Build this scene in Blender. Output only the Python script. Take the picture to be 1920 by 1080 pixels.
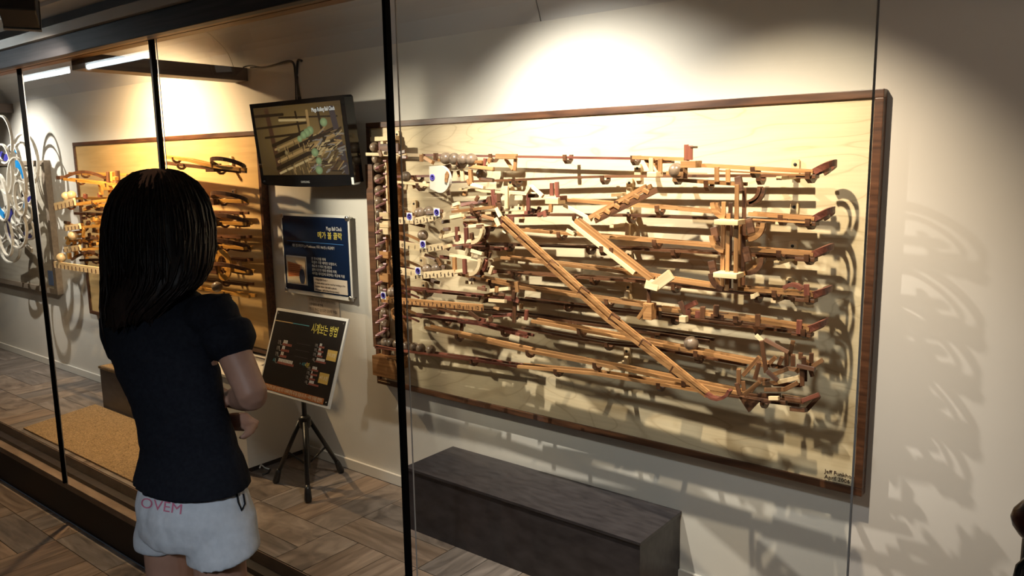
import bpy, bmesh, math, random
import numpy as np
from mathutils import Vector, Matrix, noise
random.seed(7)
sc = bpy.context.scene
C = sc.collection
for o in list(bpy.data.objects): bpy.data.objects.remove(o)

# ------------------------------------------------------------------ camera
F = 1474.57                                   # focal length in pixels of a 1920 wide frame
RM = np.array([[0.78249225, 0.62243624, -0.01670347], [0.08477189, -0.13307001, -0.9874746], [-0.61686271, 0.77127525, -0.15689135]])
CP = np.array([0.0, -2.214886, 1.37])
cam = bpy.data.objects.new('camera', bpy.data.cameras.new('camera')); C.objects.link(cam)
cam.data.sensor_width = 36; cam.data.lens = F / 1920 * 36; cam.data.clip_start = .02
M4 = Matrix.Identity(4)
for i in range(3):
    M4[i][0] = RM[0][i]; M4[i][1] = -RM[1][i]; M4[i][2] = -RM[2][i]; M4[i][3] = CP[i]
cam.matrix_world = M4
sc.camera = cam
def ray(x, y): return RM.T @ np.array([x - 960, y - 540, F])
def onY(x, y, Y):
    d = ray(x, y); return Vector(CP + d * ((Y - CP[1]) / d[1]))
def onZ(x, y, Z):
    d = ray(x, y); return Vector(CP + d * ((Z - CP[2]) / d[2]))
def atd(x, y, dep): return Vector(CP + ray(x, y) * dep / F)

# ------------------------------------------------------------------ world, lights, exposure
sc.view_settings.view_transform = 'Standard'; sc.view_settings.look = 'None'
sc.view_settings.gamma = 1; sc.view_settings.use_curve_mapping = False
sc.view_settings.exposure = 0.0
w = bpy.data.worlds.new('world'); sc.world = w; w.use_nodes = True
w.node_tree.nodes['Background'].inputs[0].default_value = (.55, .62, .75, 1)
w.node_tree.nodes['Background'].inputs[1].default_value = 0.02
def spot(name, loc, target, power, col, angle, blend=.5, size=.03):
    l = bpy.data.lights.new(name, 'SPOT'); l.energy = power; l.color = col
    l.spot_size = math.radians(angle); l.spot_blend = blend; l.shadow_soft_size = size; l.cycles.use_multiple_importance_sampling = False
    o = bpy.data.objects.new(name, l); C.objects.link(o); o.location = loc
    o.rotation_euler = (Vector(target) - Vector(loc)).to_track_quat('-Z', 'Y').to_euler()
    return o
WARM = (1, .58, .22); NEUT = (1, .87, .70); COOL = (.93, .96, 1)
LAMPS = [  # position, aim, power, colour, cone, blend
    ((-3.02, -1.30, 1.81), (-2.25, 0, 1.12), 165, NEUT, 50, 1.0),
    ((-1.50, -.695, 1.975), (-1.42, 0, 1.00), 128, (1, .93, .82), 106, 1.0),
    ((-3.98, -.62, 1.99), (-4.05, 0, .98), 175, (1, .68, .36), 146, 1.0),
    (tuple(atd(36, 12, 2.45)), (-5.2, 0, .90), 160, (1, .88, .74), 46, .9),
    ((-.95, -1.25, 1.83), (-.75, 0, .10), 34, (.90, .94, 1), 74, 1.0),
    ((1.30, -1.70, 1.83), (.15, 0, 1.15), 25, (1, .80, .62), 64, 1.0),  # added out of view as warm fill for the right wall
    ((-.25, -2.95, 1.86), (-1.66, -1.36, .50), 62, (.90, .95, 1), 32, 1.0),  # added out of view to brighten the visitor with cool light
    ((-5.95, -.66, 1.975), (-5.80, 0, 1.08), 105, (1, .95, .88), 100, 1.0),
    ((-.74, -.695, 1.975), (-.80, 0, .86), 84, (1, .84, .62), 88, 1.0),
]
for i, (p, t, e, c, a, b) in enumerate(LAMPS):
    d = (Vector(t) - Vector(p)).normalized()
    spot('spot_beam', Vector(p) + d * .075, t, e, c, a, b, (.035, .010, .02, .02, .06, .08, .05, .010, .010)[i])
# daylight coloured tubes: the corridor pair, the rest added unseen as fill light (their fittings are built further down)
TUBES = [((-3.80, -1.25, 1.93), .72, 17), ((-4.66, -1.25, 1.93), .66, 17), ((-.02, -3.1, 1.93), 1.2, 22), ((-1.9, -.60, 2.055), 1.1, 4.2), ((-5.2, -.60, 2.055), 1.1, 6), ((-.3, -.60, 2.055), 1.1, 1.5)]

# ------------------------------------------------------------------ materials
def newmat(name):
    m = bpy.data.materials.new(name); m.use_nodes = True
    nt = m.node_tree; return m, nt, nt.nodes['Principled BSDF']
def plain(name, col, rough=.5, metal=0, spec=.5):
    m, nt, b = newmat(name); b.inputs['Base Color'].default_value = (*col, 1)
    b.inputs['Roughness'].default_value = rough; b.inputs['Metallic'].default_value = metal
    b.inputs['Specular IOR Level'].default_value = spec
    return m
def noisy(name, c1, c2, scale=(8, 8, 8), rough=.6, detail=6, bump=0, spec=.4, coords='Object', rnd=0, dist=0):
    m, nt, b = newmat(name); N = nt.nodes; L = nt.links
    tc = N.new('ShaderNodeTexCoord'); mp = N.new('ShaderNodeMapping'); mp.inputs['Scale'].default_value = scale
    L.new(tc.outputs[coords], mp.inputs['Vector'])
    nz = N.new('ShaderNodeTexNoise'); nz.inputs['Scale'].default_value = 1; nz.inputs['Detail'].default_value = detail
    nz.inputs['Distortion'].default_value = dist
    if rnd:
        oi = N.new('ShaderNodeObjectInfo'); ml = N.new('ShaderNodeMath'); ml.operation = 'MULTIPLY'; ml.inputs[1].default_value = 50
        L.new(oi.outputs['Random'], ml.inputs[0]); ad = N.new('ShaderNodeVectorMath'); ad.operation = 'ADD'
        L.new(mp.outputs[0], ad.inputs[0]); L.new(ml.outputs[0], ad.inputs[1]); L.new(ad.outputs[0], nz.inputs['Vector'])
    else: L.new(mp.outputs[0], nz.inputs['Vector'])
    cr = N.new('ShaderNodeValToRGB'); cr.color_ramp.elements[0].position = .3; cr.color_ramp.elements[1].position = .72
    cr.color_ramp.elements[0].color = (*c1, 1); cr.color_ramp.elements[1].color = (*c2, 1)
    L.new(nz.outputs['Fac'], cr.inputs[0]); out = cr.outputs[0]
    if rnd:
        hs = N.new('ShaderNodeHueSaturation'); mr = N.new('ShaderNodeMapRange')
        mr.inputs['To Min'].default_value = 1 - rnd; mr.inputs['To Max'].default_value = 1 + rnd
        L.new(oi.outputs['Random'], mr.inputs['Value']); L.new(mr.outputs[0], hs.inputs['Value']); L.new(out, hs.inputs['Color']); out = hs.outputs[0]
    L.new(out, b.inputs['Base Color']); b.inputs['Roughness'].default_value = rough; b.inputs['Specular IOR Level'].default_value = spec
    if bump:
        bp = N.new('ShaderNodeBump'); bp.inputs['Strength'].default_value = bump; bp.inputs['Distance'].default_value = .004
        L.new(nz.outputs['Fac'], bp.inputs['Height']); L.new(bp.outputs[0], b.inputs['Normal'])
    return m
def plywood(name):
    m, nt, b = newmat(name); N = nt.nodes; L = nt.links
    tc = N.new('ShaderNodeTexCoord'); mp = N.new('ShaderNodeMapping'); mp.inputs['Scale'].default_value = (1.1, 1, 3.6)
    L.new(tc.outputs['Object'], mp.inputs['Vector'])
    nz = N.new('ShaderNodeTexNoise'); nz.inputs['Scale'].default_value = 1.3; nz.inputs['Detail'].default_value = 2.5; nz.inputs['Distortion'].default_value = .6
    L.new(mp.outputs[0], nz.inputs['Vector'])
    ml = N.new('ShaderNodeMath'); ml.operation = 'MULTIPLY'; ml.inputs[1].default_value = 26; L.new(nz.outputs['Fac'], ml.inputs[0])
    fr = N.new('ShaderNodeMath'); fr.operation = 'PINGPONG'; fr.inputs[1].default_value = 1; L.new(ml.outputs[0], fr.inputs[0])
    cr = N.new('ShaderNodeValToRGB'); e = cr.color_ramp.elements
    e[0].position = 0; e[0].color = (.60, .46, .28, 1); e[1].position = .16; e[1].color = (.72, .575, .36, 1)
    x = e.new(1.0); x.color = (.75, .605, .385, 1)
    L.new(fr.outputs[0], cr.inputs[0])
    n2 = N.new('ShaderNodeTexNoise'); n2.inputs['Scale'].default_value = 1; m2 = N.new('ShaderNodeMapping'); m2.inputs['Scale'].default_value = (4, 4, 120)
    L.new(tc.outputs['Object'], m2.inputs['Vector']); L.new(m2.outputs[0], n2.inputs['Vector'])
    mx = N.new('ShaderNodeMix'); mx.data_type = 'RGBA'; mx.blend_type = 'MULTIPLY'; mx.inputs[0].default_value = .22
    L.new(cr.outputs[0], mx.inputs[6]); L.new(n2.outputs['Fac'], mx.inputs[7])
    L.new(mx.outputs[2], b.inputs['Base Color']); b.inputs['Roughness'].default_value = .55; b.inputs['Specular IOR Level'].default_value = .3
    return m
def glassmat(name, tint=(.97, .985, .975)):
    m = bpy.data.materials.new(name); m.use_nodes = True; nt = m.node_tree; N = nt.nodes; L = nt.links
    N.remove(N['Principled BSDF']); out = N['Material Output']
    tr = N.new('ShaderNodeBsdfTransparent'); tr.inputs[0].default_value = (*tint, 1)
    gl = N.new('ShaderNodeBsdfGlossy'); gl.inputs['Roughness'].default_value = .0
    fr = N.new('ShaderNodeFresnel'); fr.inputs[0].default_value = 1.45
    ge = N.new('ShaderNodeNewGeometry'); sb = N.new('ShaderNodeMath'); sb.operation = 'SUBTRACT'; sb.use_clamp = True
    L.new(fr.outputs[0], sb.inputs[0]); L.new(ge.outputs['Backfacing'], sb.inputs[1])     # only the outer face of the sheet mirrors
    mx = N.new('ShaderNodeMixShader'); L.new(sb.outputs[0], mx.inputs[0]); L.new(tr.outputs[0], mx.inputs[1]); L.new(gl.outputs[0], mx.inputs[2])
    L.new(mx.outputs[0], out.inputs[0]); return m
def emis(name, col, s):
    m, nt, b = newmat(name); b.inputs['Base Color'].default_value = (.02, .02, .02, 1)
    b.inputs['Emission Color'].default_value = (*col, 1); b.inputs['Emission Strength'].default_value = s; return m
W_GLD = None
WALL = noisy('wall_paint', (.60, .56, .50), (.66, .62, .56), (2, 2, 2), .75, 3, .0, .2)
CEIL = noisy('ceiling_paint', (.62, .58, .52), (.68, .64, .58), (3, 3, 3), .7, 3, 0, .2)
COVE = noisy('cove_paint', (.52, .51, .50), (.58, .57, .555), (3, 3, 3), .7, 3, 0, .2)
PLY = plywood('birch_plywood')
FRAME = noisy('walnut_frame', (.035, .014, .007), (.14, .058, .026), (6, 60, 60), .4, 5, .1, .5)
W_AMB = noisy('cherry_wood', (.22, .095, .032), (.50, .255, .098), (5, 90, 90), .42, 5, .15, .5, rnd=.25)
W_AMBD = noisy('shaded_cherry_wood', (.13, .055, .022), (.32, .155, .065), (5, 90, 90), .42, 5, .15, .5, rnd=.25)  # cherry darkened: shade over the tumbling sticks is put into this colour
W_LGT = noisy('maple_wood', (.60, .42, .22), (.78, .60, .36), (5, 80, 80), .45, 5, .1, .5, rnd=.15)
W_DRK = noisy('walnut_wood', (.05, .020, .010), (.16, .068, .030), (5, 90, 90), .4, 5, .15, .5, rnd=.25)
W_RED = noisy('rosewood', (.10, .028, .020), (.26, .085, .050), (5, 90, 90), .4, 5, .1, .5, rnd=.2)
W_GLD = noisy('golden_wood', (.40, .17, .025), (.70, .36, .075), (5, 90, 90), .42, 5, .15, .5, rnd=.2)
PLY2 = noisy('golden_plywood', (.52, .33, .13), (.66, .44, .19), (1.5, 1, 22), .55, 4, 0, .3, dist=1.2)
BALL = noisy('lacquered_ball', (.125, .082, .052), (.26, .185, .125), (40, 40, 90), .33, 4, 0, .45, rnd=.3)
BALLP = noisy('pale_ball', (.46, .33, .17), (.60, .46, .27), (40, 40, 90), .35, 4, 0, .6, rnd=.1)
BEAM = noisy('dark_beam_wood', (.028, .026, .028), (.060, .055, .056), (3, 80, 80), .55, 6, .1, .3)
BEAMB = noisy('brown_beam_wood', (.10, .048, .020), (.19, .095, .042), (3, 60, 60), .5, 6, .1, .3)
RIB = noisy('rib_wood', (.085, .065, .055), (.15, .118, .10), (60, 3, 60), .55, 6, .1, .3)
BLACKM = plain('black_plastic', (.012, .012, .013), .35)
GLOSSB = plain('gloss_black', (.006, .006, .007), .12)
BENCH = noisy('charcoal_laminate', (.022, .018, .020), (.048, .041, .044), (14, 50, 30), .38, 8, .05, .4)
WHITE = plain('white_board', (.74, .72, .68), .5)
STEEL = plain('brushed_steel', (.55, .53, .50), .3, 1)
PLINTH = noisy('plinth_paint', (.56, .52, .46), (.62, .58, .51), (2, 2, 2), .7, 3, 0, .2)
GASK = plain('black_gasket', (.004, .004, .004), .9, 0, .05)
GEDGE = plain('polished_glass_edge', (.50, .48, .44), .5, 0, .2)
GLASS = glassmat('pane_glass')
TILEJ = plain('tile_joint', (.07, .055, .045), .9)
def tilemat(name, a, b_, sc_): return noisy(name, a, b_, sc_, .42, 9, .25, .45, rnd=.22, dist=.8)
TILES = [tilemat('tile_grey', (.10, .082, .072), (.27, .225, .20), (5, 26, 8)), tilemat('tile_brown', (.115, .078, .056), (.30, .22, .165), (4, 30, 8)), tilemat('tile_marbled', (.085, .062, .05), (.32, .25, .20), (9, 14, 8))]
RUG = noisy('speckled_rug', (.13, .085, .045), (.42, .29, .16), (170, 170, 170), .95, 2, .9, .1)
LEDGE = noisy('ledge_tile', (.16, .105, .07), (.28, .20, .145), (6, 25, 25), .5, 7, .1, .4)
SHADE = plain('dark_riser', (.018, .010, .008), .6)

# ------------------------------------------------------------------ mesh helpers
def link(name, me, mat=None, parent=None, loc=None):
    o = bpy.data.objects.new(name, me); C.objects.link(o)
    if mat is not None and me is not None:
        if not isinstance(mat, (list, tuple)): mat = [mat]
        for m in mat: me.materials.append(m)
    if parent: o.parent = parent
    if loc is not None: o.location = loc
    return o
def tag(o, label=None, cat=None, group=None, kind=None):
    if label: o['label'] = label
    if cat: o['category'] = cat
    if group: o['group'] = group
    if kind: o['kind'] = kind
    return o
def thing(name, loc, label, cat, group=None):
    o = bpy.data.objects.new(name, None); C.objects.link(o); o.location = loc; o.empty_display_size = .05
    return tag(o, label, cat, group)
def mesh(verts, faces, smooth=False):
    me = bpy.data.meshes.new('m'); me.from_pydata([tuple(v) for v in verts], [], faces); me.update()
    if smooth:
        for p in me.polygons: p.use_smooth = True
    return me
BOXF = [(0, 1, 3, 2), (4, 6, 7, 5), (0, 4, 5, 1), (2, 3, 7, 6), (0, 2, 6, 4), (1, 5, 7, 3)]
def boxmesh(sx, sy, sz, off=(0, 0, 0), bev=0):
    v = [(off[0] + x * sx / 2, off[1] + y * sy / 2, off[2] + z * sz / 2) for x in (-1, 1) for y in (-1, 1) for z in (-1, 1)]
    me = mesh(v, BOXF)
    if bev:
        bm = bmesh.new(); bm.from_mesh(me); bmesh.ops.bevel(bm, geom=bm.edges[:], offset=bev, segments=2, affect='EDGES', profile=.6)
        bm.to_mesh(me); bm.free()
    return me
def box(name, x0, x1, y0, y1, z0, z1, mat, parent=None, bev=0):
    """axis-aligned box given in world coordinates"""
    c = Vector(((x0 + x1) / 2, (y0 + y1) / 2, (z0 + z1) / 2))
    me = boxmesh(abs(x1 - x0), abs(y1 - y0), abs(z1 - z0), bev=bev)
    return link(name, me, mat, parent, c - (parent.location if parent else Vector()))
def basis(x, up=Vector((0, 0, 1))):
    x = x.normalized(); y = up.cross(x)
    if y.length < 1e-4: y = Vector((0, 1, 0)).cross(x)
    y.normalize(); z = x.cross(y); return Matrix((x, y, z)).transposed()
def bar(name, p, q, w, h, mat, parent=None, up=Vector((0, 0, 1)), bev=0):
    """squared stick p->q, w across, h along the up side; local x runs along it"""
    p, q = Vector(p), Vector(q); L = (q - p).length
    me = boxmesh(L, w, h, (L / 2, 0, 0), bev)
    o = link(name, me, mat, parent); B = basis(q - p, up).to_4x4(); B.translation = p - (parent.location if parent else Vector())
    o.matrix_local = B; return o
def sweep(pts, w, h, ups=None, closed=False):
    """rectangular section swept along points"""
    n = len(pts); V = []; Fc = []
    for i, p in enumerate(pts):
        a = pts[(i - 1) % n] if (closed or i) else pts[0]; b = pts[(i + 1) % n] if (closed or i < n - 1) else pts[-1]
        B = basis(Vector(b) - Vector(a), ups[i] if ups else Vector((0, 0, 1))); y, z = B.col[1], B.col[2]
        for sy, sz in ((-1, -1), (1, -1), (1, 1), (-1, 1)): V.append(Vector(p) + y * sy * w / 2 + z * sz * h / 2)
    m = n if closed else n - 1
    for i in range(m):
        for k in range(4):
            a, b = i * 4 + k, i * 4 + (k + 1) % 4; c, d = ((i + 1) % n) * 4 + (k + 1) % 4, ((i + 1) % n) * 4 + k
            Fc.append((a, b, c, d))
    if not closed: Fc += [(3, 2, 1, 0), tuple((n - 1) * 4 + k for k in range(4))]
    return mesh(V, Fc)
def tube(pts, r, seg=8):
    n = len(pts); V = []; Fc = []; rr = r if isinstance(r, (list, tuple)) else [r] * n
    for i, p in enumerate(pts):
        d = Vector(pts[min(i + 1, n - 1)]) - Vector(pts[max(i - 1, 0)]); B = basis(d); y, z = B.col[1], B.col[2]
        for k in range(seg):
            t = 2 * math.pi * k / seg; V.append(Vector(p) + (y * math.cos(t) + z * math.sin(t)) * rr[i])
    for i in range(n - 1):
        for k in range(seg):
            a, b = i * seg + k, i * seg + (k + 1) % seg; Fc.append((a, b, b + seg, a + seg))
    Fc += [tuple(range(seg))[::-1], tuple((n - 1) * seg + k for k in range(seg))]
    return mesh(V, Fc, True)
def lathe(prof, seg=20):
    V = []; Fc = []
    for r, z in prof:
        for k in range(seg): t = 2 * math.pi * k / seg; V.append((r * math.cos(t), r * math.sin(t), z))
    for i in range(len(prof) - 1):
        for k in range(seg): a, b = i * seg + k, i * seg + (k + 1) % seg; Fc.append((a, b, b + seg, a + seg))
    Fc += [tuple(range(seg))[::-1], tuple((len(prof) - 1) * seg + k for k in range(seg))]
    return mesh(V, Fc, True)
def sphere(r, seg=20, ring=12):
    bm = bmesh.new(); bmesh.ops.create_uvsphere(bm, u_segments=seg, v_segments=ring, radius=r)
    me = bpy.data.meshes.new('ball'); bm.to_mesh(me); bm.free()
    for p in me.polygons: p.use_smooth = True
    return me
def prism(poly, t, mat4):
    """extruded polygon: poly in local xy, thickness t along local z"""
    n = len(poly); V = [mat4 @ Vector((x, y, 0)) for x, y in poly] + [mat4 @ Vector((x, y, t)) for x, y in poly]
    return mesh(V, [tuple(range(n))[::-1], tuple(range(n, 2 * n))] + [(i, (i + 1) % n, n + (i + 1) % n, n + i) for i in range(n)])
def plane4(org, xd, yd):
    xd = Vector(xd).normalized(); yd = Vector(yd); yd = (yd - xd * yd.dot(xd)).normalized(); z = xd.cross(yd)
    M = Matrix((xd, yd, z)).transposed().to_4x4(); M.translation = org; return M
WALLX, WALLY = (1, 0, 0), (0, 0, 1)      # a plane facing the visitor: x right, y up, z towards -Y
def text(name, s, size, M, mat, parent, align='LEFT', depth=.0004, width=None):
    cu = bpy.data.curves.new(name, 'FONT'); cu.body = s; cu.size = size; cu.align_x = align; cu.extrude = depth; cu.resolution_u = 2
    to = bpy.data.objects.new(name, cu); C.objects.link(to); dg = bpy.context.evaluated_depsgraph_get(); dg.update()
    me = bpy.data.meshes.new_from_object(to.evaluated_get(dg)); bpy.data.objects.remove(to)
    if width and len(me.vertices):
        xs = [v.co.x for v in me.vertices]; k = width / max(1e-6, max(xs) - min(xs))
        for v in me.vertices: v.co.x *= k
    o = link(name, me, mat, parent)
    M = M.copy()
    if parent: M.translation = M.translation - parent.matrix_world.translation if False else M.translation
    o.matrix_local = M; return o

# ------------------------------------------------------------------ the room
X0, X1 = -8.6, 2.2
st = lambda o: tag(o, kind='structure')
st(box('wall_back', X0, X1, 0, .12, -.3, 1.838, WALL))
st(box('trim_1', X0, X1, 0, .10, 1.838, 1.8385, plain('joint_dark', (.2, .18, .16), .9)))
# painted sheet joints on the back wall above panel two
ceil = st(box('ceiling', X0, X1, -4.2, -.905, 1.93, 1.99, CEIL))
cov = [(0, 1.838), (-.013, 1.873), (-.027, 1.905), (-.045, 1.928), (-.066, 1.948), (-.104, 1.978), (-.15, 2.003), (-.22, 2.03), (-.35, 2.06), (-.74, 2.08)]
seams = [X0, -7.0, -5.217, -3.45, -1.628, .15, X1]
for a, b in zip(seams[:-1], seams[1:]):
    V = []; n = len(cov)
    for x in (a + .002, b - .002):
        for y, z in cov: V.append((x, y, z))
        for y, z in cov: V.append((x, y + .012, z + .012))
    Fc = []
    for i in range(n - 1):
        Fc += [(i, i + 1, 2 * n + i + 1, 2 * n + i), (n + i, 3 * n + i, 3 * n + i + 1, n + i + 1)]
        Fc += [(i, n + i, n + i + 1, i + 1), (2 * n + i, 2 * n + i + 1, 3 * n + i + 1, 3 * n + i)]
    me = mesh(V, Fc, False)
    o = link('cove_panel', me, COVE, ceil, -ceil.location)
st(box('trim_2', X0, X1, -.012, 0, 0, .045, WALL))           # baseboard
bpy.data.objects['trim_2'].name = 'baseboard_back'
# ceiling battens of the corridor
for i, (y, h) in enumerate([(-1.02, .012), (-1.10, .008)]): link('ceiling_batten', boxmesh(X1 - X0, .02, h), CEIL, ceil, Vector(((X0 + X1) / 2, y, 1.93 - h / 2)) - ceil.location)
st(box('wall_front', X0, X1, -4.3, -4.2, -.3, 2.05, noisy('corridor_wall', (.16, .14, .12), (.20, .18, .16), (1, 1, 1), .8)))
st(box('wall_left', X0 - .1, X0, -4.2, .12, -.3, 2.05, WALL))
# front beam: dark fascia, brown soffit, glazing channel
st(box('trim_3', X0, X1, -.885, -.855, 1.795, 1.865, BEAM, bev=.003))
st(box('trim_4', X0, X1, -.905, -.74, 1.865, 1.90, CEIL))
st(box('trim_5', X0, X1, -.854, -.822, 1.800, 1.864, BEAMB))
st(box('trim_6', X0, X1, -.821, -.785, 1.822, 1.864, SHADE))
st(box('trim_7', X0, X1, -.784, -.742, 1.810, 1.864, BEAMB))
st(box('wall_front_upper', X0, X1, -.74, -.72, 1.865, 2.10, WALL))
# ribs from the beam to the wall
for k, xr in enumerate((-3.34, -6.16)):
    st(box('trim_%d' % (8 + k), xr - .115, xr, -.741, -.001, 1.772, 1.832, RIB, bev=.002))
st(box('trim_10', -3.475, -3.458, -.30, -.001, 1.832, 1.838, RIB))
# raised display floor with its tiles
GZ = -.265
flo = st(box('floor', X0, X1, -4.2, -.80, GZ - .06, GZ - .006, noisy('far_tiles', (.10, .075, .06), (.24, .19, .155), (3, 9, 3), .5, 8, .2, .4))); 
plat = st(box('floor_display', X0, X1, -.715, 0, -.10, -.006, TILEJ))
st(box('trim_11', X0, X1, -.718, -.7155, -.08, -.001, LEDGE))
led = st(box('trim_12', X0, X1, -.80, -.7185, -.10, -.07, LEDGE))
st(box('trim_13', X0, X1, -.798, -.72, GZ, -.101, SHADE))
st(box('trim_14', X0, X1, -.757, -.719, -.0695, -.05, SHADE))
tile_cache = {}
def tilemesh(l, w_, mi):
    k = (round(l, 3), round(w_, 3), mi)
    if k not in tile_cache:
        me = boxmesh(l - .003, w_ - .003, .006, bev=.0006)
        me.materials.append(TILES[mi]); tile_cache[k] = me
    return tile_cache[k]
def laytiles(parent, xa, xb, ya, yb, z, limit=290):
    S, n = .46, 3; cells = []
    ix0, ix1 = math.floor(xa / S), math.ceil(xb / S); iy0, iy1 = math.floor(ya / S), math.ceil(yb / S)
    cnt = 0
    for ix in range(ix0, ix1):
        for iy in range(iy0, iy1):
            hor = (ix + iy) % 2 == 0
            for k in range(n):
                if hor: x, y, l, w_ = ix * S, iy * S + k * S / n, S, S / n
                else: x, y, l, w_ = ix * S + k * S / n, iy * S, S / n, S
                xA, xB, yA, yB = max(x, xa), min(x + l, xb), max(y, ya), min(y + w_, yb)
                if xB - xA < .02 or yB - yA < .02: continue
                if cnt >= limit: return
                cnt += 1; mi = random.randrange(3)
                if hor: me = tilemesh(xB - xA, yB - yA, mi); rz = 0
                else: me = tilemesh(yB - yA, xB - xA, mi); rz = math.pi / 2
                o = bpy.data.objects.new('tile', me); C.objects.link(o); o.parent = parent
                o.location = Vector(((xA + xB) / 2, (yA + yB) / 2, z - .003)) - parent.location; o.rotation_euler.z = rz
laytiles(plat, -7.4, -.2, -.713, -.014, 0)
laytiles(flo, -5.4, -.9, -2.2, -.802, GZ)
# glass panes, each with its black seal and pale polished edge
PX = [-8.4, -3.822, -2.686, -1.521, -.358]
for i in range(4):
    a, b = PX[i] + (.042 if i else 0), PX[i + 1] + .0
    p = st(box('window_%d' % (i + 1), a + .003, b - .003, -.806, -.797, -.068, 1.822, GLASS))
    if i < 3:
        box('gasket', b - .001, b + .011, -.812, -.795, -.068, 1.822, GASK, p)
    if i: box('glass_edge', a - .0012, a + .0012, -.808, -.805, -.068, 1.822, GEDGE, p)
    if i == 3: box('glass_edge', b - .0028, b + .0006, -.808, -.805, -.068, 1.822, GEDGE, p)

# tube fittings: the mirrored corridor pair, then the added unseen fill tubes
TLAB = ['white corridor tube light mirrored as the right streak in the glass', 'white corridor tube light mirrored as the left streak in the glass', 'added out-of-view fill tube light over the far right of the room, lighting the visitor', 'added unseen fill tube inside the case above the large clock', 'added unseen fill tube inside the case at the far left', 'added unseen fill tube inside the case beyond the right glass edge']
for ti, (p, L, es_) in enumerate(TUBES):
    t = thing('tube_light', p, TLAB[ti], 'lamp', 'tube lights')
    if ti == 2: t.rotation_euler.z = math.pi / 2
    link('housing', boxmesh(L + .04, .045, .035, bev=.004), WHITE, t, (0, 0, -.018))
    V = tube([(-L / 2, 0, -.052), (L / 2, 0, -.052)], .0125, 12)
    link('tube', V, emis('tube_glow', (.80, .93, 1), es_), t)
    for s in (-1, 1): link('end_cap', boxmesh(.02, .03, .04, bev=.003), WHITE, t, (s * (L / 2 + .006), 0, -.05))
# track spotlights; those for the right wall and the visitor are added fill
for i, (p, tg, e, c, a, b) in enumerate(LAMPS):
    lab = ['black box spotlight on the corridor ceiling just left of the picture', 'black box spotlight inside the case above the large clock', 'warm black box spotlight inside the case above the amber clock', 'black box spotlight hanging from the corridor ceiling at the upper left corner', 'black box spotlight on the corridor ceiling to the right of the large clock', 'added out-of-view fill spotlight warming the bare wall beyond the right glass edge', 'added out-of-view spotlight on the corridor ceiling, brightening the visitor from behind', 'black box spotlight inside the case over the ring sculpture', 'black box spotlight inside the case over the right end of the large clock'][i]
    t = thing('spotlight', (p[0], p[1], 1.93 if p[1] < -.8 else 2.065), lab, 'lamp', 'corridor spotlights')
    d = (Vector(tg) - Vector(p)).normalized(); h = Vector(p) - t.location
    B = basis(d).to_4x4(); B.translation = h
    o = link('housing', boxmesh(.11, .10, .10, (-.015, 0, 0), .004), BLACKM, t); o.matrix_local = B
    o = link('bezel', mesh([(.046, y * s, z * s) for s in (.052, .044) for y, z in ((-1, -1), (1, -1), (1, 1), (-1, 1))] + [(.058, y * s, z * s) for s in (.052, .044) for y, z in ((-1, -1), (1, -1), (1, 1), (-1, 1))],
        [(k, (k + 1) % 4, 8 + (k + 1) % 4, 8 + k) for k in range(4)] + [(4 + k, 12 + k, 12 + (k + 1) % 4, 4 + (k + 1) % 4) for k in range(4)] + [(8 + k, 8 + (k + 1) % 4, 12 + (k + 1) % 4, 12 + k) for k in range(4)]), plain('bezel_grey', (.35, .32, .28), .4), t); o.matrix_local = B
    o = link('lens', boxmesh(.002, .07, .07, (.0415, 0, 0)), emis('lamp_glow', c, .35), t); o.matrix_local = B
    link('stem', tube([(0, 0, 0), h + Vector((0, 0, .02))], .008), BLACKM, t)

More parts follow.
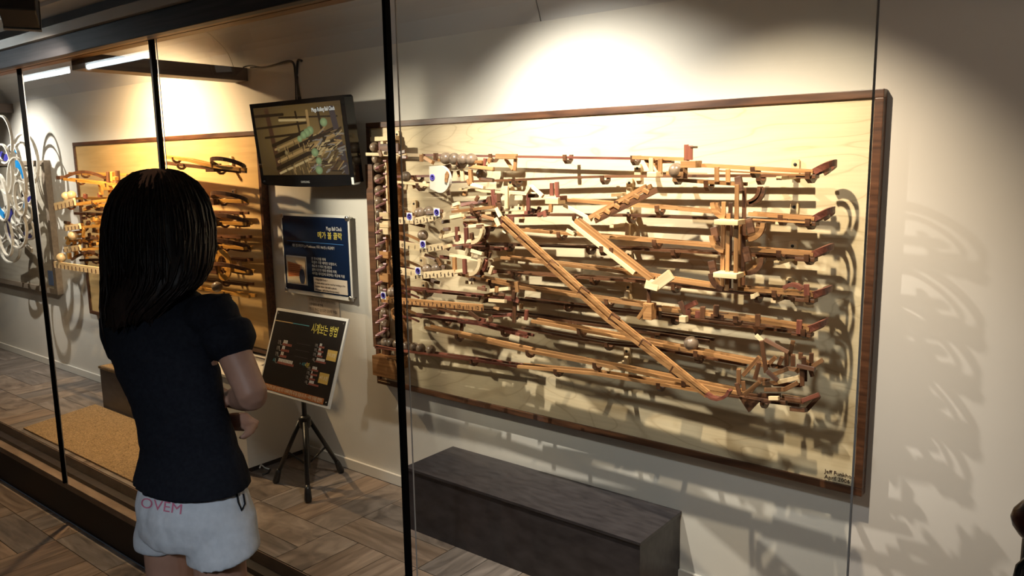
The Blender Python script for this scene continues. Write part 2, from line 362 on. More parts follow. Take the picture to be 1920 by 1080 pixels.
# ------------------------------------------------------------------ ball clock builder
def W(x, y, d, base=-.03): return onY(x, y, base - d)
class Clock:
    def __init__(s, name, tl, br_xz, label, group=None, ply=PLY):
        s.x0, s.z1 = tl; s.x1, s.z0 = br_xz
        s.t = thing(name, ((s.x0 + s.x1) / 2, 0, s.z0), label, 'clock', group)
        t = s.t; fw = .022
        box('back_panel', s.x0 + fw, s.x1 - fw, -.030, -.004, s.z0 + fw, s.z1 - fw, ply, t)
        box('frame_rail', s.x0, s.x1, -.038, -.002, s.z1 - fw, s.z1, FRAME, t, .002); box('frame_rail', s.x0, s.x1, -.038, -.002, s.z0, s.z0 + fw, FRAME, t, .002)
        box('frame_stile', s.x0, s.x0 + fw, -.038, -.002, s.z0 + fw, s.z1 - fw, FRAME, t, .002); box('frame_stile', s.x1 - fw, s.x1, -.038, -.002, s.z0 + fw, s.z1 - fw, FRAME, t, .002)
    def mesh(s, name, me, mat): return link(name, me, mat, s.t, -s.t.location)
    def rail(s, pts, d, mat, w=.006, h=.012, name='rail'):
        P = [W(x, y, d) for x, y in pts]
        if len(P) == 2: return bar(name, P[0], P[1], w, h, mat, s.t)
        return s.mesh(name, sweep(P, w, h), mat)
    def track(s, pts, d=.17, gap=.032, mat=None, ties=True, h=.012):
        mat = mat or W_AMB; P = [W(x, y, d) for x, y in pts]; Q = [p + Vector((0, gap, 0)) for p in P]
        for k in range(len(P) - 1):
            bar('rail', P[k], P[k + 1], .0095, h, mat, s.t); bar('rail', Q[k], Q[k + 1], .0095, h, mat, s.t)
        if ties:
            L = (P[-1] - P[0]).length; n = max(1, int(L / .28))
            for k in range(n):
                f = (k + .5) / n; c = P[0].lerp(P[-1], f)
                if len(P) > 2:
                    c = P[0].lerp(P[1], min(1, f * 2)) if f < .5 else P[1].lerp(P[-1], f * 2 - 1)
                s.saddle(c + Vector((0, gap / 2, -.006)), gap)
        return P, Q
    def saddle(s, c, gap):
        g = gap / 2 + .008; q = [(-g, .010), (-g + .007, .010), (-g + .009, -.004), (0, -.010), (g - .009, -.004), (g - .007, .010), (g, .010), (g - .002, -.008), (.008, -.019), (-.008, -.019), (-g + .002, -.008)]
        M = plane4(c - Vector((.006, 0, 0)), (0, 1, 0), (0, 0, 1)); s.mesh('saddle', prism(q, .012, M), W_DRK)
    def stick(s, a, b, d, w=.011, mat=None, t=.011, d2=None, name='peg'):
        return bar(name, W(a[0], a[1], d), W(b[0], b[1], d if d2 is None else d2), t, w, mat or W_DRK, s.t, Vector((.3, -1, .2)), .001)
    def bracket(s, x, y, reach=.13, drop=.03, mat=None):
        c = W(x, y, .012); q = [(-.011, -.034), (.011, -.034), (.011, .012), (.008, .017), (-.008, .017), (-.011, .012)]
        o = s.mesh('bracket', prism(q, .012, plane4(c + Vector((0, .012, 0)), WALLX, WALLY)), mat or W_LGT)
        link('screw', lathe([(.0045, 0), (.0045, .002), (.002, .003)], 10), BLACKM, o).matrix_local = plane4(c + Vector((0, -.0005, .004)), WALLX, WALLY)
        if reach: bar('bracket_arm', c + Vector((0, 0, -drop)), c + Vector((0, -reach, -drop)), .014, .010, mat or W_LGT, s.t)
    def hoop(s, c, r, ry, tilt, side=1, mat=None, h=.016, lift=.0):
        """flat strip bent round the end of a track; bulges to side (+1 right) and climbs by tilt"""
        pts = []
        for k in range(15):
            a = -math.pi / 2 + math.pi * k / 14
            pts.append(c + Vector((side * r * math.cos(a), ry * math.sin(a), tilt * math.cos(a) + lift)))
        return s.mesh('turn_hoop', sweep(pts, .006, h), mat or W_RED)
    def arc(s, c, r, a0, a1, d, mat=None, w=.010, t=.010):
        p = W(c[0], c[1], d); pts = [p + Vector((r * math.cos(math.radians(a0 + (a1 - a0) * k / 8)), 0, r * math.sin(math.radians(a0 + (a1 - a0) * k / 8)))) for k in range(9)]
        return s.mesh('catcher_arc', sweep(pts, t, w, [Vector((0, -1, 0))] * 9), mat or W_AMB)
    def plate(s, x, y, wx, hz, d, t=.012, mat=None, name='block', bev=.0015):
        p = W(x, y, d); o = link(name, boxmesh(wx, t, hz, bev=bev), mat or W_LGT, s.t, p - s.t.location); return o

c1 = Clock('rolling_ball_clock', (-2.497 + .01, 1.540), (-.53, .452), 'large wooden rolling ball clock on a pale framed plywood panel, above the black bench')
T1 = c1
A, Lg, Dk, Rd = W_AMB, W_LGT, W_DRK, W_RED
# upper rails
T1.rail([(686, 289), (792, 291)], .06, Lg); T1.rail([(686, 289), (792, 291)], .03, A)
T1.rail([(760, 290), (932, 293), (1290, 299)], .05, Rd, h=.008); T1.rail([(930, 292), (970, 292)], .07, A, h=.012)
tracks = [  # points of the front rail, depth, material
    ([(1310, 310), (1525, 322)], .16, A), ([(1510, 329), (1130, 331), (760, 345)], .075, Dk),
    ([(1262, 337), (1392, 346)], .15, A),
    ([(1062, 375), (1233, 388), (1345, 398)], .15, A), ([(1404, 401), (1528, 410)], .16, A), ([(1515, 416), (1180, 404), (1030, 403)], .07, Dk), ([(1030, 403), (868, 408)], .07, Rd),
    ([(975, 431), (1128, 443), (1338, 461)], .15, A), ([(1400, 467), (1526, 477)], .16, A), ([(1515, 484), (1190, 466), (882, 457)], .07, Dk),
    ([(940, 483), (1140, 506), (1345, 538)], .15, A), ([(1384, 541), (1526, 553)], .16, A), ([(1505, 562), (1193, 527), (897, 507)], .07, Dk),
    ([(967, 538), (1138, 563), (1209, 573)], .15, A), ([(1232, 579), (1380, 595), (1518, 617)], .16, A), ([(1505, 624), (1263, 595), (975, 561)], .07, Dk),
    ([(997, 602), (1185, 636), (1440, 686)], .15, A), ([(978, 615), (1138, 644), (1222, 652)], .075, Dk), ([(1222, 652), (1400, 684)], .075, Dk),
    ([(797, 614), (990, 658), (1185, 695)], .15, A), ([(1185, 695), (1390, 738)], .15, A), ([(771, 591), (899, 608), (990, 632)], .12, Rd),
    ([(704, 651), (804, 664), (971, 687)], .065, Rd), ([(971, 687), (1120, 701), (1365, 741)], .15, A), ([(1365, 741), (1500, 760)], .15, Dk),
    ([(762, 572), (960, 588), (1130, 611)], .07, Dk), ([(1130, 611), (1330, 640)], .07, Dk), ([(750, 540), (960, 562)], .07, Rd),
    ([(745, 341), (825, 350)], .17, Lg), ([(745, 331), (815, 330)], .12, Rd),
    ([(862, 355), (995, 364)], .16, Lg), ([(848, 397), (925, 388)], .2, A), ([(862, 400), (1000, 398)], .14, Lg), ([(870, 417), (960, 425)], .14, A),
    ([(850, 460), (940, 468)], .13, Rd), ([(860, 514), (985, 540)], .13, A), ([(815, 300), (905, 304)], .19, A),
]
for pts, d, m in tracks: T1.track(pts, d, .032, m, ties=True, h=.0095 if m is A else .008)
# deeper companion rail under each right hand run
for pts in ([(1404, 411), (1522, 418)], [(1340, 320), (1522, 329)]):
    T1.rail(pts, .165, A, h=.004)
# long diagonal ramps
for off in ((0, 0), (0, 13)):
    P = [W(941 + off[0], 407 + off[1], .23), W(1138, 587 + off[1], .23), W(1325, 738 + off[1] * .4, .23)]
    for g in (0, .014):
        T1.mesh('ramp_rail', sweep([p + Vector((0, g, 0)) for p in P], .005, .010), A)
U = [W(x, y, .23) for x, y in [(1325, 738), (1335, 745), (1346, 748), (1357, 745), (1365, 739), (1369, 731)]]
T1.mesh('ramp_end', sweep(U, .02, .008), Rd)
for f in (.1, .25, .4, .55, .7, .85):
    x, y = 941 + f * 384, 413 + f * 331; T1.stick((x - 4, y + 8), (x + 3, y - 4), .225, .012, Dk, .03, name='ramp_tie')
T1.track([(1079, 413), (1220, 524)], .21, .02, A); T1.track([(1071, 418), (1190, 512)], .215, .02, Lg)
T1.stick((1228, 537), (1259, 514), .21, .012, Lg, .03); T1.stick((1212, 531), (1236, 537), .21, .014, Lg, .03)
T1.track([(1105, 408), (1212, 349)], .16, .03, A); T1.rail([(1116, 414), (1232, 356)], .20, Dk, h=.016)
for k in range(6): T1.stick((1120 + k * 18, 409 - k * 9.5), (1123 + k * 18, 403 - k * 9.5), .2, .012, A, .02, name='ramp_tie')
T1.stick((1064, 432), (1079, 440), .2, .016, Lg); T1.stick((1058, 385), (1110, 412), .15, .01, Lg)
# hoops at the right end of each level
for (x, y, tx, ty) in [(1526, 322, 1566, 305), (1526, 410, 1562, 393), (1524, 477, 1560, 462), (1524, 553, 1557, 541), (1517, 617, 1550, 602)]:
    a = W(x, y, .16); tip = W(tx, ty, .11); dx = tip.x - a.x; dz = tip.z - a.z
    T1.hoop(a + Vector((0, .048, 0)), dx, .048, dz, 1, Rd, .016); T1.hoop(a + Vector((0, .05, -.008)), dx * .62, .034, dz * .62, 1, Dk, .008)
    T1.saddle(a + Vector((-.012, .02, -.01)), .05); T1.plate(x - 12, y + 9, .05, .010, .15, .03, Dk)
# hoops at the left
for (y, h_) in [(330, 14), (398, 14), (442, 14), (492, 14), (541, 14), (586, 14)]:
    a = W(770, y + h_, .10); T1.hoop(a, .085, .06, .035, -1, A, .010); T1.hoop(a + Vector((0, 0, -.014)), .065, .045, .02, -1, Rd, .007)
# mounting brackets
for x, y, r in [(1491, 311, .12), (1489, 391, .12), (1486, 464, .12), (1480, 533, .12), (1180, 345, .12), (1178, 402, .1), (1178, 480, .12), (1178, 541, .12), (1175, 661, .12), (957, 344, .12), (957, 466, .11), (975, 392, .0), (1195, 318, .0), (776, 384, .0), (790, 490, .0), (794, 537, .0), (733, 253, .05), (744, 254, .05)]:
    T1.bracket(x, y, r)
for x, y0, y1 in [(1180, 352, 392), (1178, 405, 452), (1177, 490, 515), (1176, 546, 566), (1175, 668, 690), (957, 350, 366)]:
    T1.stick((x, y0), (x - 1, y1), .03, .026, Lg, .012, name='bracket_plate')
# zigzag fall tower at the right
for x, y0, y1, d, m in [(1357, 378, 540, .17, A), (1382, 346, 545, .2, A), (1370, 380, 540, .14, Dk), (1396, 352, 535, .14, Dk), (1366, 400, 545, .19, W_AMB), (1389, 420, 545, .11, A)]:
    T1.stick((x, y0), (x - 3, y1), d, .011, m, .011, name='fall_post')
for x, y, d in [(1368, 416, .2), (1366, 515, .2)]: T1.plate(x, y, .066, .014, d, .05, Lg, 'clamp')
for (x, y, a0, a1) in [(1398, 352, -80, 5), (1404, 354, -85, 5), (1363, 380, 180, 265), (1370, 380, 180, 265), (1396, 418, -85, 5), (1403, 420, -85, 5), (1361, 443, 180, 265), (1368, 441, 180, 265), (1394, 485, -85, 5), (1401, 484, -85, 5), (1359, 515, 180, 265), (1366, 514, 180, 265)]:
    T1.arc((x, y), .040, a0, a1, .18 if x % 2 else .14, A if x % 3 else Dk, .011, .012)
for x, y in [(1341, 440), (1337, 503), (1407, 424), (1401, 477), (1386, 346)]: T1.stick((x - 6, y + 1), (x + 6, y - 2), .17, .012, Dk, .04, name='stop_bar')
# drop tower at 1290 px
for x, y0, y1, m in [(1287, 271, 300, Rd), (1295, 273, 300, Rd), (1285, 312, 335, A), (1238, 297, 325, A), (1221, 296, 324, W_LGT), (1344, 313, 341, A), (1365, 317, 342, A)]:
    T1.stick((x, y0), (x, y1), .17, .010, m, .012, name='post')
T1.plate(1296, 308, .045, .019, .18, .04, A); T1.rail([(1250, 325), (1282, 326)], .18, A); T1.plate(1228, 327, .03, .014, .18, .04, Lg)
T1.rail([(1186, 295), (1292, 299)], .16, A, h=.010); T1.stick((1210, 297), (1224, 322), .15, .010, A); T1.stick((1224, 300), (1236, 318), .15, .010, A); T1.plate(1247, 303, .05, .01, .15, .02, Dk); T1.plate(1301, 276, .01, .006, .16, .03, Dk)
T1.saddle(W(1065, 296, .06), .03); T1.saddle(W(1192, 298, .08), .03); T1.saddle(W(926, 294, .08), .03)
T1.stick((948, 298), (962, 318), .07, .009, A); T1.stick((967, 296), (965, 320), .08, .009, A); T1.stick((930, 295), (968, 295), .09, .009, A)
# centre left cluster
for a, b, d, w_, m in [((950, 349), (950, 391), .17, .012, Lg), ((991, 364), (991, 395), .16, .011, Rd), ((1035, 343), (1035, 367), .17, .013, Rd), ((1044, 341), (1045, 367), .17, .012, Rd), ((917, 368), (920, 389), .18, .011, Dk), ((924, 355), (927, 387), .17, .011, Rd), ((934, 369), (938, 389), .18, .011, Dk),
        ((857, 425), (858, 453), .2, .014, Rd), ((874, 427), (875, 456), .2, .014, Rd), ((852, 482), (853, 513), .2, .014, A), ((871, 485), (872, 514), .2, .014, Rd), ((988, 362), (996, 348), .19, .022, Lg), ((997, 349), (1018, 368), .19, .012, Lg), ((943, 409), (943, 428), .22, .012, Rd), ((960, 407), (960, 422), .2, .012, Rd), ((931, 390), (939, 407), .2, .014, Lg), ((929, 409), (936, 424), .24, .010, Lg), ((882, 318), (884, 345), .19, .016, A), ((866, 316), (868, 340), .18, .012, Lg),
        ((884, 346), (908, 352), .19, .014, Lg), ((1034, 379), (1032, 398), .16, .011, A), ((790, 290), (790, 303), .17, .010, A), ((797, 296), (812, 305), .18, .016, A), ((817, 287), (817, 300), .2, .016, Dk), ((900, 335), (925, 338), .17, .012, Dk), ((905, 308), (925, 318), .17, .011, Lg), ((880, 312), (926, 317), .19, .012, A), ((897, 302), (900, 312), .18, .02, A),
        ((965, 545), (963, 560), .18, .016, Dk), ((968, 528), (970, 548), .18, .010, A), ((966, 560), (964, 605), .17, .012, Dk), ((988, 581), (986, 600), .17, .011, Rd), ((915, 455), (912, 480), .12, .012, Dk), ((868, 600), (862, 640), .1, .01, Dk), ((1010, 404), (1028, 396), .15, .018, Rd), ((985, 400), (1005, 396), .15, .014, Rd),
        ((846, 408), (868, 404), .21, .016, Lg), ((850, 385), (861, 381), .19, .012, Lg), ((865, 384), (920, 376), .16, .010, Rd), ((880, 425), (925, 420), .18, .012, Lg), ((905, 405), (928, 412), .19, .014, A), ((832, 444), (862, 437), .2, .010, Lg), ((818, 468), (846, 460), .2, .010, Lg), ((862, 455), (884, 452), .2, .012, Lg), ((844, 478), (902, 488), .19, .010, Lg), ((838, 512), (872, 507), .2, .012, Lg), ((920, 545), (955, 541), .16, .012, Lg), ((918, 563), (948, 565), .17, .014, Lg), ((925, 592), (960, 590), .15, .012, Rd),
        ((800, 400), (830, 396), .22, .008, Dk), ((838, 350), (842, 366), .16, .010, Dk), ((944, 432), (951, 436), .22, .012, Lg), ((770, 418), (795, 424), .16, .014, Dk), ((798, 478), (818, 486), .16, .014, Dk), ((795, 522), (822, 530), .16, .016, Dk), ((825, 578), (860, 590), .16, .014, Dk), ((880, 585), (900, 600), .16, .012, Dk), ((884, 470), (905, 476), .2, .010, Lg)]:
    T1.stick(a, b, d, w_, m, .012, name='peg')
T1.plate(1041, 376, .05, .020, .18, .04, Lg); T1.plate(1053, 371, .016, .014, .17, .04, Rd); T1.plate(1000, 367, .03, .012, .17, .02, Dk)
for k, (cx, cy) in enumerate([(884, 428), (895, 428), (880, 488), (892, 487)]): T1.arc((cx, cy), .048, -90, 10, .20 if k % 2 == 0 else .15, Lg if k % 2 == 0 else Rd, .010, .012)
# tilted jumble of gates and pegs where many mechanisms overlap
rg = random.Random(11)
for (x0, y0, x1, y1, n) in [(830, 298, 925, 345, 16), (850, 355, 940, 410, 16), (820, 415, 920, 470, 14), (815, 470, 930, 530, 16), (760, 345, 800, 350, 3), (900, 535, 985, 600, 14), (995, 385, 1040, 405, 5), (700, 285, 760, 300, 6)]:
    for k in range(n):
        x, y = rg.uniform(x0, x1), rg.uniform(y0, y1); a = rg.choice([rg.uniform(-20, 20), rg.uniform(60, 120)]); L = rg.uniform(7, 16)
        T1.stick((x - L / 2 * math.cos(math.radians(a)), y - L / 2 * math.sin(math.radians(a))), (x + L / 2 * math.cos(math.radians(a)), y + L / 2 * math.sin(math.radians(a))), rg.uniform(.10, .2), rg.uniform(.006, .012), rg.choice([Dk, Rd, A, Lg, Dk]), .012, name='lever')
# block with hanging post
T1.stick((1217, 535), (1217, 568), .2, .013, Dk); T1.plate(1218, 583, .028, .048, .2, .03, A); T1.stick((1214, 572), (1197, 597), .21, .011, A); T1.plate(1232, 585, .02, .04, .15, .02, Dk)
# dominoes on the fifth level
for a, b, m in [((1275, 565), (1286, 590), Dk), ((1306, 567), (1286, 577), Rd), ((1318, 575), (1317, 597), Dk), ((1344, 572), (1342, 593), Dk), ((1309, 583), (1308, 596), Rd), ((1343, 573), (1342, 593), Dk), ((1421, 589), (1421, 611), Dk), ((1499, 600), (1498, 626), Rd), ((1512, 533), (1513, 556), Rd), ((1291, 580), (1290, 596), Rd)]:
    T1.stick(a, b, .165, .014, m, .014, name='domino')
T1.plate(1282, 598, .02, .018, .2, .02, Lg); T1.plate(1349, 592, .04, .014, .15, .03, Dk); T1.arc((1487, 555), .03, 40, 140, .16, Rd, .02, .01)
T1.stick((1411, 556), (1422, 551), .18, .010, Lg); T1.stick((1411, 552), (1412, 560), .18, .014, Lg)
# tumbling stick sculpture at the lower right
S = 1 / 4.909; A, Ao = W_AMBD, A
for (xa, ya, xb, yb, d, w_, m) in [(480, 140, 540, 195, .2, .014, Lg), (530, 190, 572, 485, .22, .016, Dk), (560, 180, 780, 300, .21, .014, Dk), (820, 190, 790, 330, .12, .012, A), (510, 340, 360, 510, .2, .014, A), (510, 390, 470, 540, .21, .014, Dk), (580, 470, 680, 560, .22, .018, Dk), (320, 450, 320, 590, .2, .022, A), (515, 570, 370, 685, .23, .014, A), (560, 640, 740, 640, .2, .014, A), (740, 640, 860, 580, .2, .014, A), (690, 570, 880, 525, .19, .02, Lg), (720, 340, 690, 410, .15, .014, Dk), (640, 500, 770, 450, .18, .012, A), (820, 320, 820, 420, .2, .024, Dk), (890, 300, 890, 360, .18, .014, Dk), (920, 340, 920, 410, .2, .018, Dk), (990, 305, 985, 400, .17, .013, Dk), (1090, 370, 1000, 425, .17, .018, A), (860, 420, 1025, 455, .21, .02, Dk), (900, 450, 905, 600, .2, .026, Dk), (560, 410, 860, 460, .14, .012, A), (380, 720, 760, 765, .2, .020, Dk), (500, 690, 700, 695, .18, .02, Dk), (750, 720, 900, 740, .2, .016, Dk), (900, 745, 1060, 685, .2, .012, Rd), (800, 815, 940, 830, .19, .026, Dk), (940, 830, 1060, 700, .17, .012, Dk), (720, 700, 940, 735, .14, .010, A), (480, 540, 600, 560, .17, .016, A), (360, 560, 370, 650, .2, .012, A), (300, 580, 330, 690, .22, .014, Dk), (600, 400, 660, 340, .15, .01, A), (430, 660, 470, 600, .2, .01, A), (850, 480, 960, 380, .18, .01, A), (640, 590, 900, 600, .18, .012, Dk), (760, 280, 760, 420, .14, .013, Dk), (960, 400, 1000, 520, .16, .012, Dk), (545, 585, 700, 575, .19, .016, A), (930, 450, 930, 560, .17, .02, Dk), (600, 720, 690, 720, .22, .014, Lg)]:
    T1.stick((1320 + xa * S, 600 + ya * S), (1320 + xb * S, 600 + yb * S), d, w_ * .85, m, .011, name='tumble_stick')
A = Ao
M = plane4(W(1408, 752, .2), WALLX, WALLY); T1.mesh('bracket_arm', prism([(-.03, .01), (.03, .01), (0, -.028)], .014, M), Dk)
# ball lift tower at the left
tw = T1
xl = W(722, 400, .02).x
def tbox(name, px0, px1, py0, py1, d0, d1, mat, bev=.001):
    a = W(px0, py0, d1); b = W(px1, py1, d1); return box(name, a.x, b.x, -.03 - d1, -.03 - d0, b.z, a.z, mat, tw.t, bev)
tbox('lift_side', 729, 746, 258, 694, .0, .055, W_AMB)
tbox('lift_back', 700, 730, 306, 690, .0, .012, Dk)
tbox('lift_rod', 697, 700, 308, 650, .05, .056, Dk)
tbox('lift_strip', 721, 728, 305, 398, .045, .055, Lg); tbox('lift_strip', 722, 729, 428, 560, .045, .055, A)
for a, b in ((398, 411), (414, 427), (427, 440), (471, 485), (512, 530)): tbox('lift_block', 711, 728, a, b, .05, .066, Lg if a < 440 else A)
tbox('lift_head', 709, 732, 266, 287, .0, .045, W_RED); tbox('lift_head', 712, 747, 270, 286, .056, .064, Dk); tbox('lift_cap', 694, 742, 257, 263, .0, .03, Lg)
tbox('lift_base', 697, 742, 666, 713, .0, .052, A, .003); tbox('base_label', 709, 731, 714, 718, .0, .01, Lg)
tbox('tray_rail', 703, 748, 648, 655, .066, .074, Rd); tbox('tray_end', 700, 705, 632, 650, .02, .074, Dk)
for k in range(14):
    y = 310 + k * 24; c = W(721, y, .052)
    pts = [c + Vector((.012 - .03 * k2 / 6 + .0, -.01 + .02 * math.sin(k2), .018 - .036 * k2 / 6)) for k2 in range(7)]
    tw.mesh('lift_paddle', sweep(pts, .014, .006), plain('pink_paddle', (.36, .17, .17), .4) if k == 0 else bpy.data.materials['pink_paddle'])
# numbered boards
NUMM = plain('burnt_number', (.05, .02, .01), .6); BLUE = plain('blue_sticker', (.10, .07, .42), .5)
def board(pts, d, nums, h=.024):
    a, b = W(*pts[0], d), W(*pts[1], d); o = bar('number_board', a, b, .010, h, A if len(nums) > 6 else Lg, tw.t)
    for i, s_ in enumerate(nums):
        p = a.lerp(b, (i + .5) / len(nums)) + Vector((0, -.0055, -h * .36)); xd = (b - a); xd.y = 0
        t = text('number', s_, h * .8, plane4(Vector((0, 0, 0)), xd, (0, 0, 1)), NUMM, None, 'CENTER'); t.parent = o
        t.matrix_local = Matrix.Translation(Vector(((i + .5) / len(nums) * (b - a).length, -.0055, -h * .3))) @ Matrix.Rotation(math.pi / 2, 4, 'X')
    for i in range(len(nums) + 1):
        sl = link('tooth', boxmesh(.003, .004, h * .5), NUMM, o, ((i / max(1, len(nums))) * (b - a).length, -.005, -h * .2))
board([(744, 414), (778, 413)], .2, ['0', '1']); board([(778, 415), (828, 404)], .215, ['2', '3', '4', '5'])
board([(745, 457), (792, 465)], .2, ['0', '1']); board([(790, 468), (830, 462)], .215, ['2', '3', '4'])
board([(745, 507), (782, 513)], .2, ['0', '1']); board([(781, 517), (850, 512)], .215, ['2', '3', '4', '5', '6'])
board([(716, 561), (905, 577)], .2, ['1', '2', '3', '4', '5', '6', '7', '8', '9', '10', '11', '12'], .022)
def sticker(x, y, d, s_):
    p = W(x, y, d); o = tw.mesh('sticker', prism([(-.014, -.014), (.014, -.014), (.014, .014), (-.014, .014)], .001, plane4(p, WALLX, WALLY)), WHITE)
    o2 = link('sticker_ring', lathe([(.0115, .001), (.0115, .0022), (.0075, .0022), (.0075, .001)], 20), BLUE, o); o2.matrix_local = plane4(p, WALLX, WALLY)
    t = text('sticker_text', s_, .011, plane4(p + Vector((0, -.0022, -.004)), WALLX, WALLY), BLUE, None, 'CENTER'); t.parent = o
for x, y, s_ in [(768, 406, '30'), (793, 458, '15'), (784, 508, '5'), (719, 554, '1'), (819, 398, '0')]: sticker(x, y, .226, s_)
# white clock disc
p = W(829, 336, .21); r = .046
poly = [(-r * 1.05, r * .96), (-r * 1.05, -r * .70)] + [(r * math.cos(math.radians(a)), r * math.sin(math.radians(a))) for a in range(-120, 91, 10)]
dk = tw.mesh('count_disc', prism(poly, .012, plane4(p, WALLX, WALLY)), noisy('pale_disc', (.56, .50, .40), (.64, .58, .48), (20, 20, 20), .6))
tw.mesh('disc_hand', prism([(-.006, -.014), (.004, -.019), (.014, .010), (.006, .020), (-.003, .010)], .004, plane4(W(837, 332, .224), WALLX, WALLY)), A)
link('sticker_ring', lathe([(.0115, .012), (.0115, .0135), (.0065, .0135), (.0065, .012)], 20), BLUE, dk).matrix_local = plane4(p + Vector((-.034, 0, .006)), WALLX, WALLY)
t = text('sticker_text', '60', .010, plane4(p + Vector((-.034, -.0135, .002)), WALLX, WALLY), BLUE, None, 'CENTER'); t.parent = dk
t = text('signature', 'Jeff Funkhouser\nApril 2006\nSeoul', .016, plane4(W(1546, 886, .001), WALLX, WALLY), NUMM, tw.t, 'LEFT', .0002); t.location -= tw.t.location

# balls
BM = [sphere(.0195), sphere(.0195)]; BM[0].materials.append(BALL); BM[1].materials.append(BALLP)
def balls(lst, group, labf, m=0, k=1.0):
    for i, (x, y, d) in enumerate(lst):
        o = link('clock_ball', BM[m], None, None, W(x, y, d)); o.scale = (k, k, k)
        o.rotation_euler = (random.random() * 6, random.random() * 6, 0); tag(o, labf(i), 'ball', group)
ORD = ['first', 'second', 'third', 'fourth', 'fifth', 'sixth', 'seventh', 'eighth', 'ninth', 'tenth', 'eleventh', 'twelfth', 'thirteenth', 'fourteenth', 'fifteenth', 'sixteenth', 'seventeenth']
col = [(706, 298), (709, 314), (710, 336), (711, 357), (711, 378), (712, 399), (713, 421), (715, 441), (716, 461), (715, 482), (717, 503), (718, 524), (719, 543), (719, 567), (720, 586), (721, 607), (722, 626)]
balls([(x, y, .036) for x, y in col], 'balls in the lift column', lambda i: 'brown ball %s from the top in the lift column of the large clock' % ORD[i])
balls([(836, 297, .19), (852, 298, .19), (868, 299, .19), (884, 299, .19)], 'balls on the top tray', lambda i: 'grey-brown ball %s from the left in the row of four above the white disc' % ORD[i], 0, 1.05)
balls([(710, 641, .05), (722, 642, .045), (733, 643, .05), (745, 645, .045), (763, 649, .05), (777, 651, .05), (789, 653, .05), (808, 656, .05)], 'balls on the lowest return track', lambda i: 'brown ball %s from the left on the lowest return track of the large clock' % ORD[i])
for x, y, d, lb in [(702, 276, .045, 'grey ball alone on the top rail at the upper left corner of the large clock'), (787, 399, .19, 'left grey ball of the pair on the uppermost numbered board'), (804, 397, .19, 'right grey ball of the pair on the uppermost numbered board'), (793, 441, .19, 'single pale brown ball above the second numbered board'), (801, 505, .19, 'left pale ball of the pair on the third numbered board'), (818, 504, .19, 'right pale ball of the pair on the third numbered board'), (735, 548, .19, 'brown ball at the left start of the long board numbered to twelve'), (1268, 320, .17, 'brown ball resting on the upper right track under the twin posts'), (1296, 644, .14, 'dark brown ball alone on the lower right sloping track'), (761, 331, .14, 'small pale ball behind the glass edge at the left end of the first track'), (903, 326, .14, 'brown ball in shade to the right of the white disc')]:
    balls([(x, y, d)], 'balls on the large clock', lambda i: lb, 0, 1.1 if x in (1268, 1296) else 1.0)

# ------------------------------------------------------------------ the amber clock behind the girl
c2 = Clock('rolling_ball_clock', (-5.205, 1.540), (-3.235, .465), 'amber lit wooden rolling ball clock on a framed plywood panel behind the girl', None, PLY2)
A, Lg = W_GLD, W_GLD
for pts, d, m in [([(120, 336), (200, 345), (300, 352)], .3, Lg), ([(130, 325), (300, 330)], .2, A), ([(300, 293), (352, 300), (400, 312), (450, 318)], .17, A), ([(300, 305), (450, 322)], .12, Dk), ([(140, 372), (230, 372)], .22, A), ([(105, 388), (200, 375), (300, 370)], .32, Lg), ([(125, 428), (240, 420)], .3, A), ([(130, 452), (240, 446)], .22, Lg), ([(125, 470), (240, 462)], .3, A), ([(140, 400), (240, 405)], .2, Dk),
        ([(300, 372), (455, 378)], .15, A), ([(300, 412), (460, 420)], .15, A), ([(300, 452), (462, 466)], .15, A), ([(300, 488), (466, 510)], .15, A), ([(300, 528), (468, 556)], .15, A), ([(300, 395), (455, 400)], .06, Dk), ([(300, 440), (460, 445)], .06, Dk), ([(300, 478), (462, 488)], .06, Dk), ([(300, 515), (464, 534)], .06, Dk), ([(150, 488), (260, 486)], .2, Dk)]:
    c2.track(pts, d, .032, m, True, .014)
for x, y, tx, ty in [(405, 314, 452, 312), (405, 376, 457, 373), (407, 416, 460, 416), (408, 462, 462, 460), (410, 505, 466, 503)]:
    a = W(x, y, .14); L = (W(tx, ty, .14) - a).x
    pts = [a + Vector((L * .5 - L * .5 * math.cos(math.pi * 2 * k / 24), .0 + .07 * math.sin(math.pi * 2 * k / 24), .05 * math.sin(math.pi * k / 24) if k <= 24 else 0)) for k in range(24)]
    pts = [a + Vector((L * .5 - L * .5 * math.cos(math.pi * 2 * k / 24), .06 * math.sin(math.pi * 2 * k / 24), .012 - .028 * math.sin(math.pi * 2 * k / 24) )) for k in range(24)]
    c2.mesh('turn_hoop', sweep(pts, .007, .018, None, True), Dk)
    c2.plate(x - 5, y + 2, .07, .03, .15, .04, Dk); c2.bracket(tx - 20, ty - 12, .05)
for (x, y) in [(418, 497)]:
    pts = [W(x, y, .16) + Vector((.055 * math.cos(k * math.pi / 10), 0, .06 * math.sin(k * math.pi / 10))) for k in range(20)]
    c2.mesh('turn_hoop', sweep(pts, .03, .008, [Vector((0, -1, 0))] * 20, True), A)
